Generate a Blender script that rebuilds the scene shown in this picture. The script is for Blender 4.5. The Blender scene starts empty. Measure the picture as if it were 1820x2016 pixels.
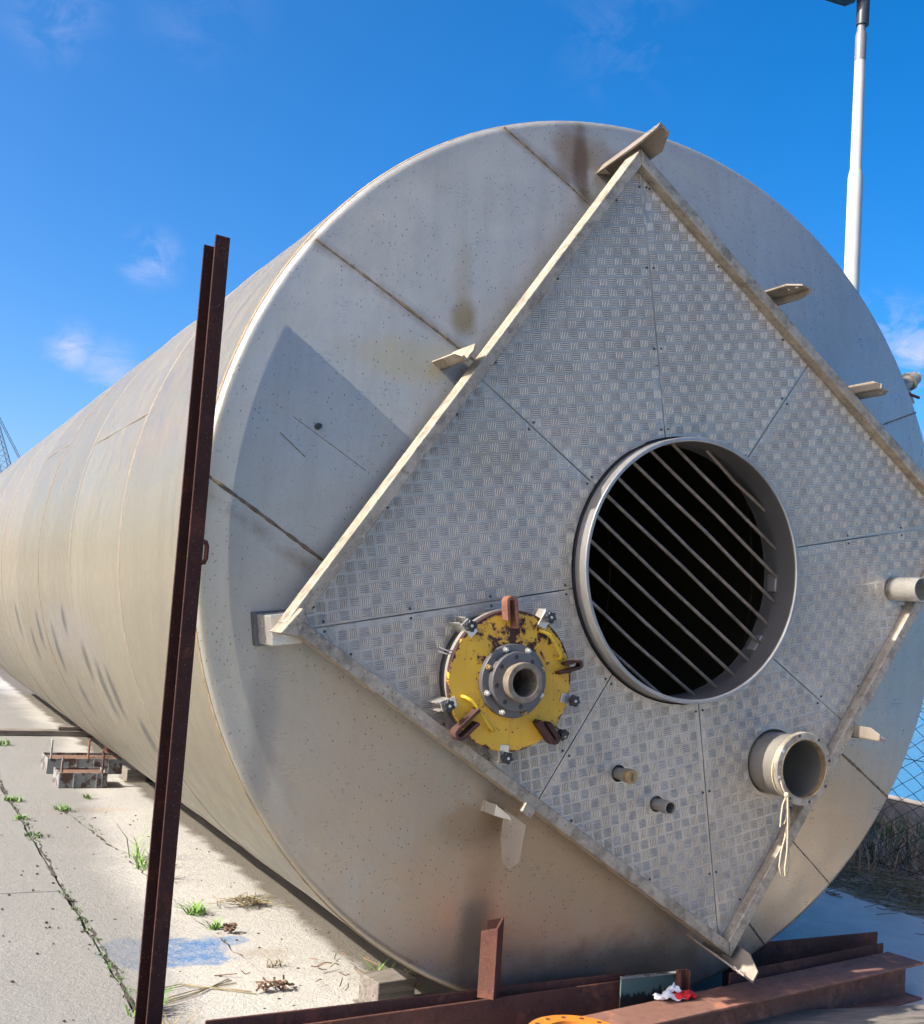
import bpy, bmesh, math, random
from mathutils import Vector, Matrix
from math import sin, cos, pi, radians, hypot, atan2, sqrt

random.seed(7)
sc = bpy.context.scene
COL = sc.collection

# ------------------------------------------------------------------ camera
EYE = Vector((0, 0, 1.531))
PITCH, ROLL = 0.0870, -0.0679
cam_d = bpy.data.cameras.new("camera")
cam = bpy.data.objects.new("camera", cam_d)
COL.objects.link(cam)
sc.camera = cam
cam_d.sensor_fit = 'HORIZONTAL'
cam_d.sensor_width = 36.0
cam_d.lens = 36.0 * 2286.0 / 1820.0
cam_d.clip_start = 0.05
cam_d.clip_end = 9000
_M = Matrix.Rotation(PITCH, 3, 'X') @ Matrix.Rotation(ROLL, 3, 'Y')
_r, _f, _u = _M.col[0], _M.col[1], _M.col[2]
_cm = Matrix((( _r[0], _u[0], -_f[0]), (_r[1], _u[1], -_f[1]), (_r[2], _u[2], -_f[2])))
cam.matrix_world = Matrix.Translation(EYE) @ _cm.to_4x4()

# ------------------------------------------------------------------ sun direction (seen from the tank)
YAW = 0.4644                                   # the tank's axis runs away to the left
AX = Vector((-sin(YAW), cos(YAW), 0))          # away along the axis
UU = Vector((cos(YAW), sin(YAW), 0))           # to the right across the end
SUN_EL, SUN_GRAZE = radians(38.6), radians(0.5)
to_sun = (-(UU * cos(SUN_EL)) + Vector((0, 0, sin(SUN_EL)))) * cos(SUN_GRAZE) - AX * sin(SUN_GRAZE)
to_sun.normalize()

# ------------------------------------------------------------------ world
world = bpy.data.worlds.new("World")
sc.world = world
world.use_nodes = True
wt = world.node_tree
wn, wl = wt.nodes, wt.links
bg = wn['Background']
sky = wn.new('ShaderNodeTexSky')
sky.sky_type = 'NISHITA'
sky.sun_disc = False
sky.sun_elevation = math.asin(to_sun.z)
sky.sun_rotation = atan2(to_sun.x, to_sun.y)
sky.air_density = 0.65
sky.dust_density = 3.0
sky.ozone_density = 2.0
bg.inputs[1].default_value = 0.118
tint = wn.new('ShaderNodeHueSaturation')
tint.inputs['Saturation'].default_value = 1.50
wl.new(sky.outputs[0], tint.inputs['Color'])
# thin wisps of cloud
tc = wn.new('ShaderNodeTexCoord')
cmap = wn.new('ShaderNodeMapping'); cmap.inputs['Scale'].default_value = (1, 1, 1.7)
wl.new(tc.outputs['Generated'], cmap.inputs[0])
cn = wn.new('ShaderNodeTexNoise'); cn.inputs['Scale'].default_value = 21; cn.inputs['Detail'].default_value = 9
cn.inputs['Roughness'].default_value = 0.62; cn.inputs['Distortion'].default_value = 0.5
wl.new(cmap.outputs[0], cn.inputs['Vector'])
cr = wn.new('ShaderNodeMapRange'); cr.inputs[1].default_value = 0.43; cr.inputs[2].default_value = 0.68
wl.new(cn.outputs[0], cr.inputs[0])
blobs = [((-.331, .84, .431), .055, .26), ((-.266, .925, .27), .034, .62), ((-.325, .926, .192), .030, .8),
         ((-.296, .938, .18), .034, .66), ((.102, .877, .469), .08, .12), ((.362, .903, .232), .055, .95),
         ((.329, .912, .246), .045, .6), ((-.227, .862, .454), .07, .10), ((.62, .74, .25), .08, .9), ((-.72, .62, .3), .09, .8),
         ((.3, -.9, .3), .1, .9), ((-.5, -.8, .33), .1, .8), ((.9, -.2, .38), .1, .9)]
acc = None
for d, rad, amt in blobs:
    ds = wn.new('ShaderNodeVectorMath'); ds.operation = 'DISTANCE'
    wl.new(tc.outputs['Generated'], ds.inputs[0]); ds.inputs[1].default_value = Vector(d).normalized()
    mr = wn.new('ShaderNodeMapRange'); mr.interpolation_type = 'SMOOTHSTEP'
    mr.inputs[1].default_value = rad; mr.inputs[2].default_value = 0.0; mr.inputs[3].default_value = 0; mr.inputs[4].default_value = amt
    wl.new(ds.outputs['Value'], mr.inputs[0])
    if acc is None:
        acc = mr.outputs[0]
    else:
        ad = wn.new('ShaderNodeMath'); ad.operation = 'MAXIMUM'
        wl.new(acc, ad.inputs[0]); wl.new(mr.outputs[0], ad.inputs[1]); acc = ad.outputs[0]
cm_ = wn.new('ShaderNodeMath'); cm_.operation = 'MULTIPLY'; cm_.use_clamp = True
wl.new(acc, cm_.inputs[0]); wl.new(cr.outputs[0], cm_.inputs[1])
cmx = wn.new('ShaderNodeMix'); cmx.data_type = 'RGBA'
wl.new(cm_.outputs[0], cmx.inputs['Factor'])
wl.new(tint.outputs['Color'], cmx.inputs['A'])
cmx.inputs['B'].default_value = (2.3, 2.5, 3.7, 1)
wl.new(cmx.outputs['Result'], bg.inputs[0])

# ------------------------------------------------------------------ sun
sd = bpy.data.lights.new("sun", 'SUN')
sd.energy = 3.8
sd.angle = radians(0.53)
sd.color = (1.0, 0.925, 0.81)
sun = bpy.data.objects.new("sun", sd)
COL.objects.link(sun)
sun.rotation_euler = (-to_sun).to_track_quat('-Z', 'Y').to_euler()
sun.location = (-6, -4, 9)

vs = sc.view_settings
vs.view_transform = 'Standard'
vs.look = 'None'
vs.exposure = 1.35
vs.gamma = 1.0
vs.use_curve_mapping = False
sc.cycles.max_bounces = 6
sc.cycles.use_denoising = True
sc.cycles.use_adaptive_sampling = True
sc.cycles.adaptive_threshold = 0.04
sc.cycles.sample_clamp_indirect = 6
sc.cycles.blur_glossy = 0.6


# ================================================================== node helpers
class NT:
    def __init__(s, name):
        s.m = bpy.data.materials.new(name); s.m.use_nodes = True
        s.t = s.m.node_tree; s.n = s.t.nodes; s.l = s.t.links
        s.b = s.n['Principled BSDF']
        s.cache = {}
        s.tc = s.n.new('ShaderNodeTexCoord')

    def put(s, sock, v):
        if hasattr(v, 'is_linked') or isinstance(v, bpy.types.NodeSocket):
            s.l.new(v, sock)
        else:
            if isinstance(v, (tuple, list)) and len(v) == 3 and sock.type == 'RGBA':
                v = (*v, 1)
            sock.default_value = v

    def coord(s, scale=(1, 1, 1), rot=(0, 0, 0), loc=(0, 0, 0), kind='Object'):
        m = s.n.new('ShaderNodeMapping')
        s.l.new(s.tc.outputs[kind], m.inputs[0])
        m.inputs['Scale'].default_value = scale; m.inputs['Rotation'].default_value = rot; m.inputs['Location'].default_value = loc
        return m.outputs[0]

    def noise(s, scale=5, detail=4, rough=.55, vec=None, dist=0):
        n = s.n.new('ShaderNodeTexNoise')
        s.l.new(vec if vec is not None else s.tc.outputs['Object'], n.inputs['Vector'])
        n.inputs['Scale'].default_value = scale; n.inputs['Detail'].default_value = detail
        n.inputs['Roughness'].default_value = rough; n.inputs['Distortion'].default_value = dist
        return n.outputs['Fac']

    def voro(s, scale=5, vec=None, feature='F1', out='Distance', rnd=1.0):
        n = s.n.new('ShaderNodeTexVoronoi'); n.feature = feature
        s.l.new(vec if vec is not None else s.tc.outputs['Object'], n.inputs['Vector'])
        n.inputs['Scale'].default_value = scale; n.inputs['Randomness'].default_value = rnd
        return n.outputs[out]

    def rng(s, x, a, b, c=0, d=1, smooth=False):
        n = s.n.new('ShaderNodeMapRange')
        if smooth: n.interpolation_type = 'SMOOTHSTEP'
        s.l.new(x, n.inputs[0])
        for i, v in enumerate((a, b, c, d)): n.inputs[i + 1].default_value = v
        return n.outputs[0]

    def math(s, op, a, b=0, clamp=False):
        n = s.n.new('ShaderNodeMath'); n.operation = op; n.use_clamp = clamp
        s.put(n.inputs[0], a); s.put(n.inputs[1], b)
        return n.outputs[0]

    def mix(s, f, a, b, mode='MIX'):
        n = s.n.new('ShaderNodeMix'); n.data_type = 'RGBA'; n.blend_type = mode
        s.put(n.inputs['Factor'], f); s.put(n.inputs['A'], a); s.put(n.inputs['B'], b)
        return n.outputs['Result']

    def sep(s, vec=None):
        n = s.n.new('ShaderNodeSeparateXYZ'); s.l.new(vec if vec is not None else s.tc.outputs['Object'], n.inputs[0])
        return n.outputs

    def blob(s, c, r, vec=None, wob=0.0, wscale=6):
        """soft ellipsoid mask round c with radii r, its outline broken by noise"""
        v = s.n.new('ShaderNodeMapping'); v.vector_type = 'TEXTURE'
        s.l.new(vec if vec is not None else s.tc.outputs['Object'], v.inputs[0])
        v.inputs['Location'].default_value = c; v.inputs['Scale'].default_value = r
        ln = s.n.new('ShaderNodeVectorMath'); ln.operation = 'LENGTH'; s.l.new(v.outputs[0], ln.inputs[0])
        o = ln.outputs['Value']
        if wob:
            key = ('wob', wscale)
            if key not in s.cache: s.cache[key] = s.math('SUBTRACT', s.noise(wscale, 4, .6), .5)
            o = s.math('ADD', o, s.math('MULTIPLY', s.cache[key], wob))
        return s.rng(o, 1.0, 0.3, 0, 1, True)

    def bump(s, h, dist=.01, strength=1.0):
        n = s.n.new('ShaderNodeBump'); n.inputs['Distance'].default_value = dist; n.inputs['Strength'].default_value = strength
        s.l.new(h, n.inputs['Height']); s.l.new(n.outputs[0], s.b.inputs['Normal'])

    def done(s, col, rough=.5, metal=0.0, spec=None):
        s.put(s.b.inputs['Base Color'], col); s.put(s.b.inputs['Roughness'], rough); s.put(s.b.inputs['Metallic'], metal)
        if spec is not None: s.put(s.b.inputs['Specular IOR Level'], spec)
        return s.m


M = {}


def simple(name, col, rough=.5, metal=0., var=.15, scale=12, bump=0.0):
    t = NT(name)
    f = t.rng(t.noise(scale, 5, .6), .3, .7)
    c = t.mix(f, tuple(x * (1 - var) for x in col), tuple(min(1, x * (1 + var)) for x in col))
    if bump: t.bump(t.noise(scale * 6, 4), bump)
    M[name] = t.done(c, rough, metal)


def steel(name, base, dirt, rough, metal, speck=0.0, stains_shading=(), mottle=0.0, grain=.3, speck_scale=38, seams=(), rings=0.0, brush=0.0):
    t = NT(name)
    big = t.rng(t.noise(1.3, 5, .6), .35, .7)
    c = t.mix(t.math('MULTIPLY', big, .55), base, dirt)
    streak = t.rng(t.noise(3.0, 5, .6, t.coord((6, 6, .5))), .45, .75)
    c = t.mix(t.math('MULTIPLY', streak, grain), c, tuple(x * .72 for x in dirt))
    if mottle:
        mm = t.rng(t.noise(19, 6, .7), .47, .62)
        c = t.mix(t.math('MULTIPLY', mm, mottle), c, tuple(x * .42 for x in dirt))
        mm = t.rng(t.noise(47, 5, .7), .55, .66)
        c = t.mix(t.math('MULTIPLY', mm, mottle * .8), c, tuple(min(1, x * 1.45) for x in base))
    if rings:                      # every rolled strake has its own tone
        fl = t.math('FLOOR', t.math('MULTIPLY', t.math('ADD', t.sep()[1], .05), 1 / 1.345))
        wn_ = t.n.new('ShaderNodeTexWhiteNoise'); wn_.noise_dimensions = '1D'; t.l.new(fl, wn_.inputs['W'])
        c = t.mix(t.math('MULTIPLY', wn_.outputs['Value'], rings), c, tuple(x * .62 for x in dirt))
        run = t.rng(t.noise(4, 6, .65, t.coord((1, 3.5, .22))), .48, .72)
        c = t.mix(t.math('MULTIPLY', run, rings * .9), c, tuple(x * .66 for x in dirt))
    for na, nb, off in seams:      # heat tint and dirt along a weld
        xs = t.sep()
        ds = t.math('ABSOLUTE', t.math('SUBTRACT', t.math('ADD', t.math('MULTIPLY', xs[0], na), t.math('MULTIPLY', xs[2], nb)), off))
        k_ = t.math('MULTIPLY', t.rng(ds, .035, .004), t.rng(t.noise(6, 5, .65), .36, .62))
        k_ = t.math('MULTIPLY', k_, t.rng(xs[0], -.1, -.3))
        c = t.mix(t.math('MULTIPLY', k_, .7), c, (.15, .11, .07))
    for cc, rr, colr, amt in stains_shading:
        m = t.blob(cc, rr, wob=.9, wscale=7)
        c = t.mix(t.math('MULTIPLY', m, amt), c, colr)
    if speck:
        v = t.coord((1, 1, .62))
        d = t.voro(speck_scale, v)
        rn = t.voro(speck_scale, v, out='Color')
        keep = t.rng(t.sep(rn)[0], .42, .46)
        dens = t.rng(t.noise(1.7, 3), .30, .52)
        m = t.math('MULTIPLY', t.math('MULTIPLY', t.rng(d, .20, .10), keep), dens)
        c = t.mix(t.math('MULTIPLY', m, speck), c, (.07, .055, .04))
        d2 = t.voro(speck_scale * 2.6, v); k2 = t.rng(t.sep(t.voro(speck_scale * 2.6, v, out='Color'))[1], .66, .68)
        c = t.mix(t.math('MULTIPLY', t.math('MULTIPLY', t.rng(d2, .25, .12), k2), speck * .7), c, (.1, .08, .06))
    r = t.rng(t.noise(9, 5, .6), .3, .7, rough - .07, rough + .09)
    h_ = t.noise(2.2, 3, .5)
    if brush:
        bl_ = t.noise(3, 6, .75, t.coord((9, 9, 90), rot=(0, radians(31), 0)))
        h_ = t.math('ADD', h_, t.math('MULTIPLY', bl_, .012 * brush))
        r = t.math('ADD', r, t.math('MULTIPLY', t.math('SUBTRACT', bl_, .5), .35))
    t.bump(h_, .012, .3)
    M[name] = t.done(c, r, metal)


TR0 = 1.75
CZ = 1.80     # height of the tank's axis


def S(u, v, n=.05):     # a point in tank space for coloured patches
    return (u, -n, v + CZ)


steel('cap_steel', (.385, .385, .355), (.32, .30, .25), .35, .50, speck_scale=70, speck=.8, brush=1.0, mottle=.05, seams=[(.51, .86, 1.01 + .86 * CZ), (.51, .86, .137 + .86 * CZ), (.53, .848, -.852 + .848 * CZ)], stains_shading=[
    (S(-.40, 1.57), (.13, .5, .16), (.20, .12, .06), .75), (S(-.27, 1.56), (.12, .5, .14), (.25, .18, .10), .6),
    (S(-.86, .80), (.07, .5, .10), (.20, .14, .05), .8), (S(-.87, .95), (.06, .5, .22), (.30, .26, .17), .45), (S(-.37, 1.52), (.05, .5, .26), (.11, .065, .035), .75), (S(-1.05, .62), (.35, .5, .12), (.36, .30, .15), .45),
    (S(-.45, -1.25), (1.1, .6, .6), (.42, .325, .215), .75), (S(-1.15, -.85), (.45, .6, .55), (.40, .32, .225), .5), (S(-1.47, -.72), (.07, .5, .42), (.20, .20, .195), .5), (S(-.62, -1.40), (.09, .5, .42), (.20, .15, .11), .6), (S(.05, -1.62), (.9, .5, .22), (.10, .095, .095), .7),  # wide blobs: dirt with ground reflection painted in; last: painted shade of the beams
    (S(.95, -1.1), (.6, .6, .6), (.42, .33, .22), .7), (S(1.05, -.58), (.10, .5, .05), (.28, .15, .07), .7),  # first blob: dirt with the warm ground reflection painted in
    (S(-.62, -1.1), (.12, .5, .4), (.36, .25, .17), .4), (S(-.70, -1.02), (.18, .5, .12), (.22, .17, .10), .5)])
SPOTS = []
for n_, an_, l_ in ((-3.67, -158, .13), (-4.35, -161, .10), (-2.3, -153.5, .13), (-2.02, -153.3, .10), (-2.6, -158, .08), (-3.1, -165, .07), (-4.9, -157, .10), (-1.6, -148, .07), (-5.6, -162, .10), (-3.3, -149, .08)):
    SPOTS.append(((TR0 * cos(radians(an_)), -n_, CZ + TR0 * sin(radians(an_))), (.25, .11, l_ * 1.7), (.075, .07, .06), .9))
steel('shell_steel', (.242, .217, .157), (.20, .170, .115), .38, .36, grain=.18, rings=.35, brush=.5, stains_shading=[
    ((-1.6, .9, 2.15), (.5, .9, .10), (.26, .19, .125), .35), ((-1.7, 3.0, 1.25), (.5, 1.6, .25), (.22, .205, .185), .6),
    ((-1.7, 8.0, 2.0), (.6, 4.0, .6), (.25, .19, .135), .5)]+SPOTS)
steel('frame_steel', (.40, .355, .285), (.27, .225, .165), .55, .30, speck=.8, speck_scale=60, grain=.7, mottle=.6)
steel('cleat_steel', (.30, .262, .215), (.19, .15, .11), .5, .35, speck=.6, speck_scale=60, grain=.6)
steel('tread_steel', (.47, .435, .375), (.35, .32, .27), .40, .5, mottle=.22, grain=.25, stains_shading=[
    (S(-.86, .70, .25), (.14, .4, .16), (.12, .12, .12), .8), (S(-1.02, .42, .25), (.10, .4, .12), (.16, .16, .15), .7),
    (S(-.78, .30, .25), (.2, .4, .12), (.36, .30, .17), .5), (S(-.7, -.2, .25), (.4, .4, .05), (.2, .2, .2), .6),
    (S(.2, -1.2, .25), (.3, .4, .2), (.26, .25, .25), .5), (S(1.2, -.3, .25), (.14, .4, .25), (.66, .67, .70), .6)])
steel('tread_bar', (.58, .54, .47), (.44, .40, .34), .38, .5, grain=.25, mottle=.22)
steel('tread_dark', (.33, .305, .262), (.21, .192, .162), .45, .4, grain=.5, mottle=.3)  # darker squares inside the five-bar cells
steel('ring_steel', (.36, .355, .345), (.23, .21, .19), .42, .6, grain=.5)
steel('stub_steel', (.28, .265, .235), (.22, .195, .155), .42, .5, grain=.3)
steel('flange_steel', (.115, .118, .125), (.16, .15, .14), .5, .5, grain=.4)
steel('bright_steel', (.66, .64, .58), (.5, .45, .38), .3, .7, grain=.3)
simple('weld_bead', (.26, .19, .11), .7, .2, .35, 30, .002)
simple('seam_bead', (.13, .10, .07), .8, .1, .5, 40, .002)
simple('pale_bead', (.25, .21, .16), .45, .3, .2, 20)
simple('black_plastic', (.018, .020, .024), .45, 0, .2)
simple('dark_steel', (.05, .05, .05), .6, .3, .2)
simple('rust_lug', (.06, .024, .017), .8, .1, .35, 25, .003)
simple('lug_light', (.17, .07, .045), .8, .1, .35, 25, .003)
simple('brass_cap', (.34, .24, .11), .5, .5, .25, 40)
simple('rusty_pipe_end', (.20, .165, .125), .6, .3, .4, 30)
simple('grille_steel', (.20, .165, .135), .5, .5, .4, 20)
t = NT('wood')
gr_ = t.noise(6, 6, .65, t.coord((1.2, 9, 9)))
c = t.mix(t.rng(gr_, .35, .65), (.21, .185, .16), (.11, .095, .08))
ck = t.rng(t.noise(5, 4, .6, t.coord((.8, 14, 14))), .64, .68)
c = t.mix(ck, c, (.03, .025, .02))
t.bump(t.math('SUBTRACT', gr_, ck), .006)
M['wood'] = t.done(c, .92)
simple('pole_paint', (.40, .40, .385), .45, 0, .06, 4)
simple('pole_grey', (.17, .175, .185), .5, .2, .1, 4)
simple('lamp_black', (.025, .028, .035), .4, 0, .15)
simple('wire', (.02, .022, .025), .5, .3, .2)
simple('rope', (.46, .39, .27), .9, 0, .15, 60)
simple('crane_paint', (.10, .14, .20), .5, 0, .15)
simple('orange_paint', (.52, .175, .02), .55, 0, .15, 18, .001)
simple('leaf', (.13, .25, .04), .6, 0, .4, 14)
simple('leaf_dark', (.07, .12, .04), .6, 0, .4, 14)
simple('straw', (.22, .18, .10), .85, 0, .4, 20)
simple('straw_dark', (.36, .25, .16), .9, 0, .4, 20)
simple('soil', (.05, .04, .03), .95, 0, .4, 12, .01)
simple('bare_earth', (.36, .31, .25), .95, 0, .35, 3, .01)
simple('kerb_concrete', (.24, .23, .235), .9, 0, .25, 5, .005)
simple('kerb_top', (.33, .29, .25), .9, 0, .2, 6)
simple('yellow_rod', (.55, .36, .015), .35, 0, .1, 20)
simple('white_cloth', (.78, .77, .75), .85, 0, .04, 10)
simple('red_cloth', (.62, .02, .02), .85, 0, .1, 10)
simple('rust_strap', (.15, .085, .055), .85, 0, .4, 20)


def rust_beam(name, a, b, c3):
    t = NT(name)
    f = t.rng(t.noise(3.5, 6, .65), .3, .7)
    c = t.mix(f, a, b)
    g = t.rng(t.noise(26, 5, .7), .5, .68)
    c = t.mix(t.math('MULTIPLY', g, .6), c, c3)
    pt = t.rng(t.noise(9, 7, .72), .54, .64)
    c = t.mix(t.math('MULTIPLY', pt, .65), c, tuple(min(1, x * k_) for x, k_ in zip(b, (1.9, 1.55, 1.25))))
    sp = t.rng(t.voro(70), .16, .08)
    c = t.mix(t.math('MULTIPLY', sp, .4), c, (.30, .20, .15))
    t.bump(t.noise(60, 5, .7), .003, .7)
    M[name] = t.done(c, .85, 0.0, .25)


rust_beam('beam_rust', (.085, .036, .026), (.125, .055, .040), (.06, .024, .02))
rust_beam('beam_rust_open', (.17, .085, .062), (.23, .12, .088), (.10, .045, .035))
rust_beam('post_rust', (.034, .014, .012), (.050, .020, .016), (.022, .009, .008))

# yellow lid paint, flaking to rust
t = NT('yellow_lid_paint')
LCU, LCV = -.70, -.486
cen = (LCU, 0, LCV + CZ)
mp = t.coord((1, 0, 1), loc=(-cen[0], 0, -cen[2]))
ln = t.n.new('ShaderNodeVectorMath'); ln.operation = 'LENGTH'; t.l.new(mp, ln.inputs[0])
rad = ln.outputs['Value']
zz = t.sep(mp)[2]
up = t.rng(zz, -.02, .16, 0, .165)
edge = t.rng(rad, .226, .243, 0, .24)
hub = t.rng(rad, .160, .125, 0, .155)
n1 = t.noise(24, 7, .70, dist=.4)
val = t.math('ADD', t.math('ADD', n1, up), t.math('ADD', edge, hub))
rustm = t.rng(val, .70, .735)
halo = t.rng(val, .655, .71)
pit = t.math('MULTIPLY', t.rng(t.voro(46), .20, .10), t.rng(t.noise(7, 2), .47, .55))
yel = t.mix(t.rng(t.noise(5, 3), .3, .7), (.56, .315, .018), (.66, .39, .026))
run = t.rng(t.noise(8, 4, .6, t.coord((9, 9, .8))), .52, .72)
yel = t.mix(t.math('MULTIPLY', run, .35), yel, (.42, .22, .03))
yel = t.mix(t.math('MULTIPLY', halo, .75), yel, (.36, .13, .02))
c = t.mix(t.math('MAXIMUM', rustm, pit), yel, (.045, .018, .013))
t.bump(t.math('SUBTRACT', 1, rustm), .0015, 1)
M['yellow_lid_paint'] = t.done(c, t.rng(rustm, 0, 1, .42, .85), 0)

# green paint with black drips
t = NT('green_drip_paint')
sx = t.sep()
drip = t.noise(52, 3, .6, t.coord((1, 1, .06)))
d = t.math('ADD', t.math('MULTIPLY', sx[2], -9.0), drip)
c = t.mix(t.rng(d, .52, .56), (.075, .13, .12), (.012, .014, .015))
M['green_drip_paint'] = t.done(c, .5, 0)

# old white-grey steel paint over rust
t = NT('flaked_grey_paint')
f = t.rng(t.noise(11, 6, .65), .50, .56)
c = t.mix(f, (.20, .21, .205), (.07, .04, .027))
M['flaked_grey_paint'] = t.done(c, .7, 0)

# concrete
def concrete(name):
    t = NT(name)
    P = t.coord(kind='Object')
    big = t.rng(t.noise(.45, 5, .6, P), .3, .7)
    c = t.mix(big, (.335, .325, .30), (.42, .405, .365))
    mid = t.rng(t.noise(4.5, 6, .68, P), .35, .7)
    c = t.mix(t.math('MULTIPLY', mid, .5), c, (.34, .33, .31))
    fine = t.noise(75, 5, .7, P)
    c = t.mix(t.rng(fine, .45, .72, 0, .55), c, (.24, .23, .21))
    agg = t.rng(t.voro(85, P), .22, .10)
    keep = t.rng(t.noise(9, 3, .6, P), .48, .56)
    c = t.mix(t.math('MULTIPLY', t.math('MULTIPLY', agg, keep), .75), c, (.11, .10, .09))
    pale = t.rng(t.noise(1.1, 6, .7, P), .56, .70)
    c = t.mix(t.math('MULTIPLY', pale, .5), c, (.52, .50, .465))
    dust_fill = t.rng(t.math('ADD', t.sep(P)[0], t.math('MULTIPLY', t.noise(1.6, 5, .6, P), .7)), 1.5, 2.1, 0, .8, True)  # pale dust, brightened to paint extra fill light into the shaded concrete
    c = t.mix(dust_fill, c, t.mix(mid, (.84, .76, .66), (.70, .63, .55)))
    # blue paint spill, with a small spot beside it (tank space: x across, y away)
    wob = 1.1
    b1 = t.rng(t.blob((-1.42, 1.27, 0), (.40, .30, 2), P, wob, 5), .10, .40)
    b2 = t.rng(t.blob((-1.10, 1.36, 0), (.12, .10, 2), P, wob, 9), .2, .6)
    bl = t.math('MAXIMUM', b1, t.math('MULTIPLY', b2, .7))
    wear = t.rng(t.noise(16, 6, .7, P), .68, .40, .35, 1)
    c = t.mix(t.math('MULTIPLY', bl, wear), c, (.055, .145, .31))
    grime = t.blob((-1.0, 1.15, 0), (.16, .1, 2), P, .9, 8)
    c = t.mix(t.math('MULTIPLY', grime, .45), c, (.26, .22, .17))
    ru = t.blob((-1.3, 4.6, 0), (.5, .13, 2), P, 1.0, 5)
    c = t.mix(t.math('MULTIPLY', ru, .45), c, (.40, .24, .13))
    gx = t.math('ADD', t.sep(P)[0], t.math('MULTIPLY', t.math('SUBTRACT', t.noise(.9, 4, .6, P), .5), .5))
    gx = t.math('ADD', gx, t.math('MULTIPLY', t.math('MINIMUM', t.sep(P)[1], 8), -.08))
    bounce_dim = t.rng(gx, -1.36, -1.68, 0, 1, True)  # darkens concrete beyond the shell's reflected sunlight; that light edge is painted
    dirt_shade = t.rng(t.math('ADD', t.sep(P)[0], t.math('MULTIPLY', t.noise(3, 5, .6, P), .25)), -.60, -.51, 0, .92, True)  # dirt under the tank, darkened and widened to paint its contact shadow
    dirt_shade = t.math('MULTIPLY', dirt_shade, t.rng(t.sep(P)[0], 1.1, .7))
    c = t.mix(dirt_shade, c, (.10, .085, .065))
    c = t.mix(t.math('MULTIPLY', bounce_dim, .80), c, (.155, .155, .148))
    h = t.math('ADD', t.math('MULTIPLY', fine, .6), t.noise(24, 6, .7, P))
    h = t.math('SUBTRACT', h, t.math('MULTIPLY', t.math('MULTIPLY', agg, keep), .7))
    t.bump(h, .011, .8)
    M[name] = t.done(c, .92, 0)


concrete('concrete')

# earth far around
t = NT('ground_earth')
c = t.mix(t.rng(t.noise(.25, 6, .6), .35, .65), (.30, .28, .24), (.38, .36, .31))
t.bump(t.noise(12, 5, .7), .02)
M['ground_earth'] = t.done(c, .95)

# sea
t = NT('sea_water')
c = t.mix(t.rng(t.noise(.03, 4, .6, t.coord((1, 2.5, 1))), .35, .65), (.012, .11, .22), (.018, .14, .26))
t.bump(t.noise(1.2, 5, .6, t.coord((1, 2.2, 1))), .06, .5)
M['sea_water'] = t.done(c, .18, 0)


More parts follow.
